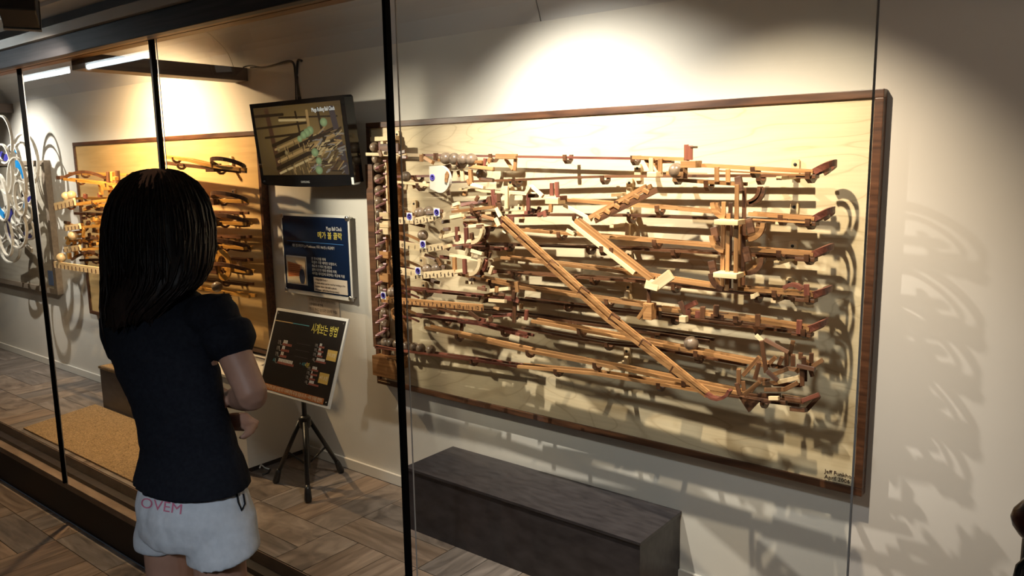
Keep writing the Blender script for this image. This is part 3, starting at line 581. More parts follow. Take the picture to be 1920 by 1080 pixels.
# left arch hoops and posts
a = W(116, 335, .3); pts = [a + Vector((.30 * k / 12, .10 * k / 12, .035 * math.sin(math.pi * k / 12))) for k in range(13)]
c2.mesh('turn_hoop', sweep(pts, .008, .016), Dk)
a = W(134, 487, .3); pts = [a + Vector((.22 * k / 12, .10 * k / 12, .04 * math.sin(math.pi * k / 12))) for k in range(13)]
c2.mesh('turn_hoop', sweep(pts, .008, .014), Dk)
for a, b, m in [((203, 322), (204, 345), Dk), ((220, 320), (222, 350), Dk), ((210, 322), (211, 340), Lg), ((188, 342), (190, 365), A), ((206, 348), (208, 370), A), ((160, 364), (160, 372), Rd), ((187, 362), (188, 370), Rd)]: c2.stick(a, b, .28, .016, m, .016, name='post')
c2.plate(207, 350, .06, .035, .28, .05, A); c2.plate(116, 333, .05, .02, .3, .04, Dk)
def board2(a, b, d, n, h):
    o = bar('number_board', W(*a, d), W(*b, d), .012, h, W_LGT, c2.t); L = (W(*b, d) - W(*a, d)).length
    for i in range(n + 1): link('tooth', boxmesh(.005, .004, h * .6), NUMM, o, (i / n * L, -.007, -h * .15))
board2((104, 388), (140, 378), .34, 5, .04); board2((124, 428), (150, 424), .32, 4, .03); board2((122, 468), (150, 464), .32, 4, .03); board2((103, 496), (190, 508), .34, 12, .035)
rg = random.Random(5)
for (x0, y0, x1, y1, n) in [(140, 370, 240, 415, 44), (125, 415, 240, 455, 40), (130, 455, 240, 492, 36), (190, 330, 260, 370, 12)]:
    for k in range(n):
        x, y = rg.uniform(x0, x1), rg.uniform(y0, y1); an = rg.choice([rg.uniform(-20, 20), rg.uniform(60, 120)]); L = rg.uniform(6, 15)
        c2.stick((x - L / 2 * math.cos(math.radians(an)), y - L / 2 * math.sin(math.radians(an))), (x + L / 2 * math.cos(math.radians(an)), y + L / 2 * math.sin(math.radians(an))), rg.uniform(.16, .32), rg.uniform(.010, .022), rg.choice([Dk, A, A, Lg, Dk]), .016, name='lever')
balls([(124, 368, .33), (134, 366, .31)], 'pale balls on the amber clock', lambda i: ['front', 'rear'][i] + ' pale ball of the pair at the upper left of the amber clock', 1, 1.25)
balls([(136, 442, .32)], 'pale balls on the amber clock', lambda i: 'pale ball on the middle left board of the amber clock', 1, 1.25)
balls([(115, 483, .33)], 'pale balls on the amber clock', lambda i: 'tan ball at the left end of the lowest board of the amber clock', 1, 1.35)
balls([(407, 538, .2)], 'pale balls on the amber clock', lambda i: 'dark ball beside the girl\'s shoulder on the amber clock', 0, 1.3)

# ------------------------------------------------------------------ ring sculpture at the far left
rs = thing('ring_sculpture', (-6.1, 0, .56), 'grey wall sculpture of many bent wooden rings with blue insets, far left behind the glass', 'sculpture')
box('back_panel', -7.3, -5.70, -.03, -.004, .58, 1.41, noisy('grey_panel', (.30, .26, .20), (.42, .37, .30), (3, 3, 40), .6), rs)
for (a, b, c_, d_) in ((-7.32, -5.655, 1.41, 1.44), (-7.32, -5.655, .545, .58)): box('frame_rail', a, b, -.04, -.002, c_, d_, noisy('grey_frame', (.16, .12, .09), (.25, .20, .15), (3, 40, 40), .5), rs)
box('frame_stile', -5.70, -5.655, -.04, -.002, .58, 1.41, bpy.data.materials['grey_frame'], rs)
tg_ = box('caption_card', -5.80, -5.72, -.034, -.031, .60, .70, plain('card_blue', (.10, .16, .32), .5), rs)
RINGM = noisy('grey_bent_wood', (.46, .42, .36), (.62, .58, .51), (8, 8, 8), .5); BL1 = plain('blue_inset', (.01, .25, .62), .35); BL2 = plain('violet_inset', (.03, .03, .22), .35)
def ring(x, y, a, b, rot, d, band=.030, inset=None):
    band *= .55
    p = W(x, y, d); k = 2.0e-3; pts = []
    yaw = rot
    for i in range(28):
        t = 2 * math.pi * i / 28; u, v = a * math.cos(t), b * math.sin(t); r = math.radians(rot)
        pts.append(p + Vector((u * math.cos(r) - v * math.sin(r), .15 * u, u * math.sin(r) + v * math.cos(r))))
    rs_o = link('ring', sweep(pts, .009, band, [Vector((0, -1, 0))] * 28, True), RINGM, rs, -rs.location)
    # turn the band so that its width stands off the wall
    if inset:
        q = [p + (pp - p) * .90 for pp in pts[inset[0]:inset[1]]]; mid = [(p + (pp - p) * .62) for pp in pts[inset[0]:inset[1]]]
        n = len(q); V = q + mid; V = V + [v + Vector((0, .006, 0)) for v in V]
        Fc = []
        for i in range(n - 1): Fc += [(i, i + 1, n + i + 1, n + i), (2 * n + i, 3 * n + i, 3 * n + i + 1, 2 * n + i + 1)]
        link('inset', mesh(V, Fc), inset[2], rs_o)
for args in [(6, 262, .10, .15, -5, .2, .03, (18, 26, BL2)), (48, 300, .14, .17, 10, .10), (42, 305, .09, .13, -8, .14), (26, 300, .07, .10, 12, .16, .03, (2, 9, BL1)), (8, 318, .09, .16, 0, .22), (32, 345, .10, .17, -14, .2, .03, (2, 9, BL1)), (2, 370, .08, .15, 4, .24, .03, (15, 22, BL1)), (28, 395, .08, .10, 30, .15), (48, 350, .09, .12, -20, .12, .03, (20, 26, BL2)), (45, 400, .10, .07, 12, .14), (30, 425, .12, .14, -10, .2, .03, (9, 20, BL2)), (48, 425, .10, .08, -30, .12, .03, (20, 27, BL2)), (10, 440, .08, .14, 8, .22), (52, 380, .07, .10, 20, .1), (2, 420, .07, .10, 0, .18), (20, 470, .12, .08, 10, .12), (38, 372, .06, .11, 0, .2, .03, (24, 28, BL1))]:
    ring(*args)
for k, (a, b) in enumerate([((0, 330), (20, 420)), ((15, 420), (60, 470)), ((30, 340), (60, 400)), ((10, 470), (60, 440)), ((0, 400), (50, 360))]):
    bar('strut', W(*a, .1), W(*b, .1), .012, .03, RINGM, rs)

# ------------------------------------------------------------------ television
def paint_tv(wd=320, hg=210):
    img = np.zeros((hg, wd, 3)); yy, xx = np.mgrid[0:hg, 0:wd].astype(float); u, v = xx / wd, yy / hg     # v down
    img[:] = (.10, .055, .018); img += (np.clip(1 - np.hypot(u - .55, v - .45) * 1.5, 0, 1) ** 1.3)[..., None] * np.array([.24, .15, .045])
    def line(a, b, wid, col):
        ax, ay, bx, by = a[0] * wd, a[1] * hg, b[0] * wd, b[1] * hg; L = math.hypot(bx - ax, by - ay) + 1e-6
        t = np.clip(((xx - ax) * (bx - ax) + (yy - ay) * (by - ay)) / L ** 2, 0, 1); dd = np.hypot(xx - ax - t * (bx - ax), yy - ay - t * (by - ay))
        m = np.clip(wid - dd, 0, 1)[..., None]; img[:] = img * (1 - m) + np.array(col) * m
    D, D2, Tn, Tl = (.035, .014, .006), (.09, .04, .015), (.48, .28, .10), (.66, .46, .20)
    line((.16, .05), (.22, .98), 9, D2); line((.0, .12), (.35, .12), 5, D); line((.0, .3), (.62, .26), 4, D); line((.1, .44), (.6, .40), 4, D)
    line((.18, .56), (.62, .36), 6, D); line((.2, .62), (.65, .42), 4, Tn); line((.2, .72), (.92, .36), 7, D); line((.22, .8), (.95, .42), 5, Tn); line((.2, .9), (.9, .52), 7, D); line((.22, .97), (.92, .6), 4, Tl)
    line((.3, .16), (.95, .2), 3, D); line((.5, .1), (.52, .4), 4, D); line((.63, .1), (.63, .42), 5, Tn); line((.75, .08), (.78, .5), 5, D); line((.9, .1), (.98, .95), 10, (.07, .05, .05)); line((.3, .2), (.6, .22), 4, Tl)
    r = random.Random(3)
    for k in range(120):
        x, y = r.uniform(.55, .93), r.uniform(.4, .98); a = r.uniform(-1, .2); l = r.uniform(.03, .12); line((x, y), (x + l * math.cos(a), y + l * math.sin(a) * 1.3), r.uniform(1.2, 3.5), r.choice([D, D, Tn, Tl, D2, (.3, .25, .2)]))
    for k in range(40):
        x, y = r.uniform(.2, .6), r.uniform(.5, .95); line((x, y), (x + .01, y + .08), 1.6, r.choice([D, Tn]))
    for x, y, rr in [(.80, .27, 13), (.64, .37, 13), (.60, .40, 13), (.56, .43, 12), (.51, .48, 10), (.66, .68, 13), (.69, .80, 11), (.68, .93, 13), (.24, .62, 6), (.33, .67, 7)]:
        dd = np.hypot(xx - x * wd, yy - y * hg); m = np.clip(rr - dd, 0, 1)[..., None]; sh = (1 - dd / rr * .5)[..., None]
        img[:] = img * (1 - m) + m * np.array((.42, .55, .24) if rr > 9 else (.45, .3, .12)) * sh
    a = np.ones((hg, wd, 4), np.float32); a[..., :3] = np.clip(img[::-1] * .72, 0, 1); im = bpy.data.images.new('tv_picture', wd, hg, float_buffer=False); im.colorspace_settings.name = 'Non-Color'
    im.pixels.foreach_set(a.ravel()); im.update(); return im
def paint_photo(wd=96, hg=110):
    img = np.zeros((hg, wd, 3)); yy, xx = np.mgrid[0:hg, 0:wd].astype(float); u, v = xx / wd, yy / hg
    img[:] = (.62, .50, .34); m = (u > .05) & (u < .82) & (v > .18 + .12 * u) & (v < .78 - .1 * u); img[m] = (.50, .16, .05)
    for k in range(6):
        mm = m & (np.abs(v - .3 - k * .075) < .012) & (u > .12); img[mm] = (.22, .05, .02)
    m = ((u - .80) / .15) ** 2 + ((v - .72) / .30) ** 2 < 1; img[m] = (.02, .03, .08); m = ((u - .77) / .055) ** 2 + ((v - .36) / .08) ** 2 < 1; img[m] = (.45, .28, .2)
    m = (v > .86) & (u < .6); img[m] = (.6, .52, .4)
    a = np.ones((hg, wd, 4), np.float32); a[..., :3] = img[::-1]; im = bpy.data.images.new('portrait', wd, hg); im.colorspace_settings.name = 'Non-Color'
    im.pixels.foreach_set(a.ravel()); im.update(); return im
def picmat(name, im, emi):
    m, nt, b = newmat(name); t = nt.nodes.new('ShaderNodeTexImage'); t.image = im; nt.links.new(t.outputs[0], b.inputs['Base Color'])
    if emi: nt.links.remove(b.inputs['Base Color'].links[0]); b.inputs['Base Color'].default_value = (.01, .01, .01, 1); nt.links.new(t.outputs[0], b.inputs['Emission Color']); b.inputs['Emission Strength'].default_value = emi; b.inputs['Roughness'].default_value = .15
    return m
def quad(w_, h_):
    me = mesh([(-w_ / 2, -h_ / 2, 0), (w_ / 2, -h_ / 2, 0), (w_ / 2, h_ / 2, 0), (-w_ / 2, h_ / 2, 0), (-w_ / 2, -h_ / 2, -.002), (w_ / 2, -h_ / 2, -.002), (w_ / 2, h_ / 2, -.002), (-w_ / 2, h_ / 2, -.002)], [(0, 1, 2, 3), (7, 6, 5, 4), (0, 4, 5, 1), (1, 5, 6, 2), (2, 6, 7, 3), (3, 7, 4, 0)])
    uv = me.uv_layers.new(name='uv'); cs = [(0, 0), (1, 0), (1, 1), (0, 1)]
    for k, li in enumerate(me.polygons[0].loop_indices): uv.data[li].uv = cs[k]
    return me
YT = -.15; a, b, c_, d_ = [onY(x, y, YT) for x, y in [(472, 196), (648, 178), (663, 345), (487, 350)]]
tc = (a + b + c_ + d_) / 4; TW, TH = .635, .352
tv = thing('television', tc, 'black flat television hung high on the back wall, showing a rolling ball clock', 'television')
tv.rotation_euler = (math.radians(90 + 5), 0, 0)          # local x right, y up, z towards the visitor
tv.rotation_euler = (math.radians(96), 0, 0)
hw, hh = TW / 2, TH / 2
outl = [(-hw, hh), (-hw, -hh + .01)] + [(-hw + .02 + (TW - .04) * k / 10, -hh - .008 * math.sin(math.pi * k / 10)) for k in range(11)] + [(hw, -hh + .01), (hw, hh - .008), (hw - .01, hh)]
link('housing', prism(outl, .045, Matrix.Translation((0, 0, -.045))), GLOSSB, tv)
hb = link('rear_shell', boxmesh(TW * .8, TH * .75, .03, bev=.006), BLACKM, tv, (0, 0, -.06))
sw, sh_ = TW - .052, TH - .062
scr = link('screen', quad(sw, sh_), picmat('tv_screen', paint_tv(), .75), tv, (0, .012, .0025))
text('caption', 'Mega Rolling Ball Clock', .023, Matrix.Translation((sw / 2 - .035, sh_ / 2 - .035 + .0, .001)), emis('caption_white', (.8, .8, .75), .7), scr, 'RIGHT', .0002, .145)
text('maker_name', 'SAMSUNG', .013, Matrix.Translation((0, -hh + .009, .001)), plain('silver_print', (.4, .4, .4), .4), tv, 'CENTER', .0002)
text('badge', 'd B', .012, Matrix.Translation((-hw + .014, -hh + .012, .001)), bpy.data.materials['silver_print'], tv, 'LEFT', .0002)
link('energy_sticker', boxmesh(.014, .028, .0006), WHITE, tv, (hw - .012, -hh + .018, .0006))
link('wall_bracket', boxmesh(.20, .16, .085, bev=.004), BLACKM, tv, (0, 0, -.105))
# cables of the television
cb = thing('television_cable', onY(556, 116, -.01), 'black twin cable running from the rib to the top of the television', 'cable')
def cable(pts, r, name='cable'):
    P = [onY(x, y, Y) - cb.location for x, y, Y in pts]; Q = []
    for i in range(len(P) - 1):
        p0, p1, p2, p3 = P[max(i - 1, 0)], P[i], P[i + 1], P[min(i + 2, len(P) - 1)]
        for k in range(6):
            t = k / 6; Q.append(.5 * ((2 * p1) + (-p0 + p2) * t + (2 * p0 - 5 * p1 + 4 * p2 - p3) * t * t + (-p0 + 3 * p1 - 3 * p2 + p3) * t ** 3))
    Q.append(P[-1]); link(name, tube(Q, r, 6), BLACKM, cb)
cable([(456, 126, -.02), (470, 123, -.01), (492, 126, -.008), (515, 121, -.008), (540, 114, -.008), (551, 119, -.01), (556, 145, -.01), (559, 187, -.10)], .003)
cable([(470, 127, -.02), (500, 125, -.008), (530, 118, -.008), (548, 117, -.008), (553, 140, -.012), (555, 187, -.10)], .003)
cable([(566, 114, -.006), (558, 115, -.01), (557, 150, -.012), (563, 187, -.10)], .0055, 'cable_trunk')

# ------------------------------------------------------------------ blue information sign
a, b, c_, d_ = [onY(x, y, -.03) for x, y in [(524, 400), (655, 404), (662, 565), (534, 553)]]
cx, cz = (a.x + b.x) / 2, (a.z + c_.z) / 2; SW, SH = b.x - a.x - .012, (a.z + b.z - c_.z - d_.z) / 2 - .006
sg = thing('information_sign', (cx, -.006, cz), 'dark blue information sign with a photo and yellow Korean title, under the television', 'sign')
NAVY = noisy('navy_print', (.003, .011, .040), (.005, .016, .052), (3, 3, 3), .25, 2, 0, .5)
YEL = plain('yellow_print', (.80, .66, .10), .5); WPR = plain('white_print', (.72, .70, .66), .5)
link('backing', boxmesh(SW, .004, SH, bev=.0008), WHITE, sg, (0, -.020, 0))
pr = link('print', boxmesh(SW - .022, .002, SH - .03), NAVY, sg, (.0, -.0235, .004))
for sx in (-1, 1):
    for sz in (-1, 1):
        o = link('standoff', lathe([(.009, -.004), (.011, 0), (.011, .003), (.004, .003)], 14), STEEL, sg); o.matrix_local = plane4(Vector((sx * (SW / 2 - .012), -.0245, sz * (SH / 2 - .012))), WALLX, WALLY)
        link('standoff_rod', tube([(sx * (SW / 2 - .012), -.018, sz * (SH / 2 - .012)), (sx * (SW / 2 - .012), .006, sz * (SH / 2 - .012))], .005, 8), STEEL, sg)
def st_text(s_, size, u, v, mat, al='LEFT', width=None):    # u,v fractions of the print from its top left
    M = plane4(Vector(((u - .5) * (SW - .022), -.0015, (.5 - v) * (SH - .03))), WALLX, WALLY); return text('lettering', s_, size, M, mat, pr, al, .0002, width)
st_text('Mega Ball Clock', .024, .92, .165, WPR, 'RIGHT', .105); st_text('메가 볼 클락', .034, .92, .27, YEL, 'RIGHT', .165)
link('rule', boxmesh(.40, .0006, .0022), plain('blue_rule', (.05, .20, .50), .5), pr, (.0, -.0014, .055))
st_text('제프 펑크하우저 (Jeff Funkhouser, 미국 1961년~) 목공예가', .0155, .80, .41, WPR, 'RIGHT', .30)
for k, s_ in enumerate(['본 전시관을 위해', '특별히 주문 제작한 모델로서,', '속도와 무게의 정교함과', '공의 다양한 위치 변화에 의해', '시각을 재미있게 표현하는 목공예 작품']):
    st_text(s_, .0145, .44, .565 + k * .049, WPR, 'LEFT', [.10, .175, .14, .17, .225][k])
ph = link('photo_frame', boxmesh(.150, .0015, .132, bev=.0006), WPR, pr, (-.140, -.0016, -.078))
o = link('photo', quad(.138, .120), picmat('portrait_print', paint_photo(), 0), ph); o.matrix_local = plane4(Vector((0, -.0032, 0)), WALLX, WALLY)
nt_ = link('note', boxmesh(.232, .0012, .064), plain('note_paper', (.66, .58, .50), .6), pr, (.098, -.0018, -.132))
for k, s_ in enumerate(['< Mega Ball Clock >', 'A clock which can be read by looking at the', 'number where the ball is placed.', '(Moment : Jeff of the Korean time.)']):
    text('lettering', s_, .0125, plane4(Vector((-.108, -.001, .018 - k * .0155)), WALLX, WALLY), NUMM, nt_, 'LEFT', .0002, [.09, .21, .15, .165][k])
# small caption card on the wall
a, b, c_ = onY(577, 562, -.002), onY(636, 571, -.002), onY(638, 596, -.002)
cd = thing('caption_card', ((a.x + b.x) / 2, -.002, .735), 'small pale paper caption card taped below the blue sign', 'card')
link('card', boxmesh(b.x - a.x, .0015, .085), plain('card_paper', (.62, .52, .42), .6), cd, (0, 0, 0))
for k in range(3): text('lettering', ['조회해복 안 됨, 플 7일이하 사용하지 마시오,', '나온데부터 세 번째.', '만지지 마시고 눈으로만 감상해 주세요'][k], .017, plane4(Vector((-(b.x - a.x) / 2 + .01, -.0008, .024 - k * .022)), WALLX, WALLY), NUMM, cd, 'LEFT', .0002, (b.x - a.x) * [.85, .45, .88][k])

# ------------------------------------------------------------------ music-stand style sign on a tripod
es = thing('sign_stand', (-2.90, -.26, 0), 'black tripod stand holding a tilted black board headed in yellow Korean', 'sign')
FT = [onZ(517, 905, 0), onZ(578, 942, 0), onZ(640, 886, 0)]
hub = (FT[0] + FT[1] + FT[2]) / 3; es.location = (hub.x, hub.y, 0)
L0 = es.location.copy()
topz = atd(573, 785, (RM[2] @ (np.array(hub) - CP))).z
topz = onY(573, 790, hub.y).z
link('pole', tube([(0, 0, .09), (0, 0, topz + .12)], .011, 10), BLACKM, es); link('sleeve', tube([(0, 0, .08), (0, 0, .30)], .014, 10), BLACKM, es)
link('hub_collar', lathe([(.02, topz - .03), (.026, topz - .02), (.026, topz + .015), (.018, topz + .025)], 12), BLACKM, es)
for f in FT:
    f = f - L0; f.z = 0; d = f.normalized()
    lg = link('leg', tube([d * .022 + Vector((0, 0, topz)), f * .9 + Vector((0, 0, .05))], .010, 8), BLACKM, es)
    link('rubber_foot', tube([f * .86 + Vector((0, 0, .065)), f * .9 + Vector((0, 0, .05)), f * .98 + Vector((0, 0, .012)), f + Vector((0, 0, .0))], [.010, .013, .016, .013], 8), BLACKM, lg)
    mid = (d * .022 + Vector((0, 0, topz))).lerp(f, .5); link('brace', tube([mid, Vector((0, 0, .10)) + d * .012], .005, 6), BLACKM, es)
# board: corners from four sight lines on a leaning plane
tl, tr, br, bl = onY(519, 580, -.235), onY(661, 597, -.255), onY(612, 768, -.37), onY(487, 728, -.36)
ctr = (tl + tr + br + bl) / 4; xd = ((tr - tl) + (br - bl)).normalized(); yd = ((tl - bl) + (tr - br)); yd = (yd - xd * yd.dot(xd)).normalized()
BW = ((tr - tl).length + (br - bl).length) / 2; BH = (((tl - bl).length + (tr - br).length) / 2)
MB = plane4(ctr - L0, xd, yd)
bd = link('board', boxmesh(BW, BH, .008, (0, 0, 0), .001), WHITE, es); bd.matrix_local = MB
fc = link('board_face', boxmesh(BW - .022, BH - .022, .001), noisy('black_print', (.014, .011, .010), (.022, .017, .014), (4, 4, 4), .3, 2, 0, .5), bd, (0, 0, .0046))
for sx in (-1, 1):
    for sy in (-1, 1): link('pin', lathe([(.003, 0), (.003, .0015)], 8), STEEL, bd, (sx * (BW / 2 - .022), sy * (BH / 2 - .022), .005))
link('board_bracket', tube([(0, 0, topz + .10), MB.translation - MB.col[2].xyz * .02], .012, 8), BLACKM, es)
fw_, fh_ = BW - .022, BH - .022
GOLD = plain('gold_print', (.62, .40, .09), .5); ORG = plain('orange_print', (.42, .13, .03), .5); REDP = plain('red_print', (.36, .10, .07), .5); GRP = plain('grey_print', (.28, .24, .22), .5); CYAN = plain('cyan_print', (.06, .30, .36), .5)
def bt(s_, size, u, v, mat, al='LEFT', width=None): return text('lettering', s_, size, Matrix.Translation(((u - .5) * fw_, (.5 - v) * fh_, .0007)), mat, fc, al, .0002, width)
def brect(n_, u, v, w_, h_, mat): return link(n_, boxmesh(w_, h_, .0006), mat, fc, ((u - .5) * fw_, (.5 - v) * fh_, .0008))
bt('시계보는 방법', .046, .93, .195, YEL, 'RIGHT', fw_ * .36)
brect('rule', .14, .128, fw_ * .28, .0035, plain('tan_print', (.62, .42, .18), .5)); brect('rule', .40, .128, fw_ * .24, .0035, CYAN)
def tally(u, v, n, m, big=1, lab='분', c=None):
    bt(lab, .019 * big, u, v + .01, c or GRP); bt('\\_', .022 * big, u + .035 * big, v + .012, WPR)
    for k in range(n): brect('tally_mark', u + (.095 + k * .022) * big, v - .027 * big, .007 * big, .014 * big, WPR)
    for k in range(m): brect('tally_dot', u + (.085 + k * .021) * big, v + .006, .007 * big, .010 * big, REDP)
for v, n, m in ((.40, 3, 7), (.475, 2, 6), (.55, 2, 5)): tally(.115, v, n, m)
tally(.10, .635, 10, 12, 1, '시', CYAN); bt('+ 시의', .018, .50, .615, CYAN); bt('4분', .022, .58, .618, YEL); brect('tally_mark', .605, .575, .006, .008, REDP)
for v, n, m in ((.345, 2, 5), (.40, 2, 5), (.455, 3, 5), (.52, 7, 9)): tally(.66, v, n, m, .75, '분' if v < .5 else '시')
for v, n, m in ((.63, 4, 6), (.685, 1, 6), (.74, 2, 5), (.80, 4, 9)): tally(.63, v, n, m, .75, '분' if v < .79 else '시')
for u, v, s_ in ((.915, .425, '7시 37분'), (.875, .705, '4시 31분')):
    brect('time_label', u, v, fw_ * .13, .042, GOLD); o = bt(s_, .020, u, v + .018, plain('pale_print', (.8, .7, .5), .5) if v < .5 else bpy.data.materials['pale_print'], 'CENTER', fw_ * .11); o.location.z += .0007
brect('footer_band', .48, .965, fw_ * .92, .024, ORG); o = bt('각 시간과 분의 공의 숫자를 모두 더하여 현재 시각을 읽습니다 분 + 시의 숫자를 합한다', .019, .48, .982, bpy.data.materials['pale_print'], 'CENTER', fw_ * .88); o.location.z += .0007
for v in (.36, .44, .52): brect('rule', .5, v + .0, fw_ * .2, .0006, GRP)

# ------------------------------------------------------------------ benches, plinth, rug
bn = thing('bench', (-1.62, -.135, 0), 'long low charcoal bench box under the large clock', 'bench')
box('body', -2.085, -1.085, -.268, -.002, 0, .236, BENCH, bn, .0015); box('top_panel', -2.089, -1.081, -.272, -.002, .2365, .2465, BENCH, bn, .001)
b2 = thing('bench', (-4.1, -.13, 0), 'low dark bench box with a speckled top behind the girl', 'bench')
box('body', -4.640, -3.66, -.25, -.002, 0, .236, BENCH, b2, .0015); box('top_panel', -4.646, -3.655, -.256, -.002, .2365, .250, RUG, b2, .001)
pl = thing('plinth', (-3.33, -.16, 0), 'cream painted box plinth under the amber clock, left of the tripod stand', 'plinth')
box('body', -3.65, -3.035, -.335, -.002, .035, .436, PLINTH, pl, .0015); box('top_panel', -3.655, -3.03, -.34, -.002, .4365, .450, PLINTH, pl, .001); box('kick', -3.62, -3.07, -.30, -.02, 0, .0345, SHADE, pl)
co = thing('power_cord', (-3.0, -.30, 0), 'thin black and white cord lying on the tiles at the plinth corner', 'cord')
P = [onZ(x, y, z) - co.location for x, y, z in [(487, 877, .03), (489, 871, .03), (497, 877, .006), (506, 880, .005), (503, 886, .005), (492, 890, .005)]]
link('cord', tube([P[0], P[0].lerp(P[1], .5), P[1], P[1].lerp(P[2], .5), P[2], P[3]], .0035, 6), WHITE, co); link('cord', tube([P[3], P[3].lerp(P[4], .5), P[4], P[5]], .004, 6), BLACKM, co)
rug = thing('rug', (-3.95, -.5, 0), 'brown speckled rug on the display floor in front of the speckled bench', 'rug')
V = [(-4.60, -.690, .001), (-3.30, -.690, .001), (-3.30, -.345, .001), (-3.66, -.345, .001), (-3.66, -.262, .001), (-4.72, -.262, .001)]; n = 4
pm = prism([(v[0], v[1]) for v in V], .009, Matrix.Translation((0, 0, .0005)))
link('pile', pm, RUG, rug, -rug.location)
# barrier post knob and rope at the right edge
ps = atd(1938, 975, 1.15); bp_ = thing('barrier_post', (ps.x, ps.y, GZ), 'dark brown wooden ball knob of a barrier post with black rope at the right edge', 'barrier')
kz = ps.z - GZ
link('knob', lathe([(.004, kz + .030), (.016, kz + .026), (.026, kz + .012), (.029, kz), (.026, kz - .012), (.018, kz - .024), (.012, kz - .03)][::-1], 24), noisy('dark_knob', (.03, .012, .006), (.10, .03, .02), (20, 20, 60), .25), bp_)
link('pole', tube([(0, 0, .02), (0, 0, kz - .028)], .012, 12), BLACKM, bp_); link('foot_plate', lathe([(.14, 0), (.14, .012), (.03, .022)], 28), BLACKM, bp_)
q0 = Vector((0, 0, kz - .06)); rp = [q0 + Vector((0, .0, 0))]
tgt = [atd(1922, 1052, 1.14), atd(1910, 1062, 1.135), atd(1906, 1080, 1.13), atd(1908, 1130, 1.12)]
link('rope', tube([q0] + [t_ - bp_.location for t_ in tgt], .0045, 8), BLACKM, bp_)
# ------------------------------------------------------------------ the visitor
from mathutils.bvhtree import BVHTree
RV = Vector(RM[0]); RV.z = 0; RV.normalize(); FW = Vector((-RV.y, RV.x, 0))
gb = atd(362, 960, 1.80)
girl = thing('person', (gb.x, gb.y, GZ), 'person with long dark hair in a black t-shirt and white shorts, seen from behind', 'person')
SKIN = noisy('skin', (.34, .19, .135), (.39, .225, .165), (30, 30, 30), .5, 2, 0, .35)
SHIRT = noisy('black_cotton', (.006, .007, .012), (.010, .012, .018), (120, 120, 120), .85, 2, .1, .15)
SHORT = noisy('white_cotton', (.50, .54, .60), (.58, .62, .68), (60, 60, 60), .85, 3, .1, .15)
HAIR = noisy('dark_hair', (.006, .0035, .003), (.022, .012, .009), (160, 160, 5), .5, 4, .2, .4)
def ringw(c, hw, hd, tilt=0, n=24, zt=0):
    out = []
    for k in range(n):
        t = 2 * math.pi * k / n; out.append(c + (RV * hw + FW * hw * -tilt) * math.cos(t) + FW * hd * math.sin(t) + Vector((0, 0, zt * math.cos(t))))
    return out
def ringpx(y, xl, xr, dep, kd, tilt=.30, n=24, zt=0):
    hw = (xr - xl) / 2 / F * dep; return ringw(atd((xl + xr) / 2, y, dep), hw, hw * kd, tilt, n, zt)
def loftmesh(rings, V, Fc):
    b = len(V); n = len(rings[0])
    for r in rings: V += r
    for i in range(len(rings) - 1):
        for k in range(n): a, c = b + i * n + k, b + i * n + (k + 1) % n; Fc.append((a, c, c + n, a + n))
    Fc.append(tuple(b + k for k in range(n))[::-1]); Fc.append(tuple(b + (len(rings) - 1) * n + k for k in range(n)))
def limb(P, R_, V, Fc, n=16):
    rings = []
    for i, p in enumerate(P):
        d = (P[min(i + 1, len(P) - 1)] - P[max(i - 1, 0)]); B = basis(d, FW if abs(d.normalized().z) > .8 else Vector((0, 0, 1)))
        rings.append([p + (B.col[1] * math.cos(2 * math.pi * k / n) + B.col[2] * math.sin(2 * math.pi * k / n)) * R_[i] for k in range(n)])
    # rounded ends
    d0 = (P[0] - P[1]).normalized(); d1 = (P[-1] - P[-2]).normalized()
    c0 = [P[0] + d0 * R_[0] * .6 + (q - P[0]) * .55 for q in rings[0]]; c1 = [P[-1] + d1 * R_[-1] * .6 + (q - P[-1]) * .55 for q in rings[-1]]
    loftmesh([c0] + rings + [c1], V, Fc)
def ball_(c, rx, ry, rz, V, Fc, n=16):
    loftmesh([[c + RV * rx * math.cos(2 * math.pi * k / n) * math.sin(a) + FW * ry * math.sin(2 * math.pi * k / n) * math.sin(a) + Vector((0, 0, -rz * math.cos(a))) for k in range(n)] for a in [math.pi * (i + .3) / 9.6 for i in range(10)]], V, Fc)
def finish(name, V, Fc, vox, mat, parent, smooth=4, fold=0, fs=(1, 1, 1)):
    o = link(name, mesh([v for v in V], Fc), None, None)
    bm = bmesh.new(); bm.from_mesh(o.data); bmesh.ops.recalc_face_normals(bm, faces=bm.faces); bm.to_mesh(o.data); bm.free()
    m = o.modifiers.new('r', 'REMESH'); m.mode = 'VOXEL'; m.voxel_size = vox
    if smooth: s_ = o.modifiers.new('s', 'SMOOTH'); s_.iterations = smooth; s_.factor = .6
    me = bpy.data.meshes.new_from_object(o.evaluated_get(bpy.context.evaluated_depsgraph_get())); bpy.data.objects.remove(o)
    if fold:
        me.update(); ns = [v.normal.copy() for v in me.vertices]
        for v, n_ in zip(me.vertices, ns):
            q = Vector((v.co.x * fs[0], v.co.y * fs[1], v.co.z * fs[2])); h = noise.noise(q) + .5 * abs(noise.noise(q * 2.1 + Vector((3, 1, 2)))); v.co += n_ * fold * h
    for p in me.polygons: p.use_smooth = True
    return link(name, me, mat, parent, -parent.location)
D = 1.80
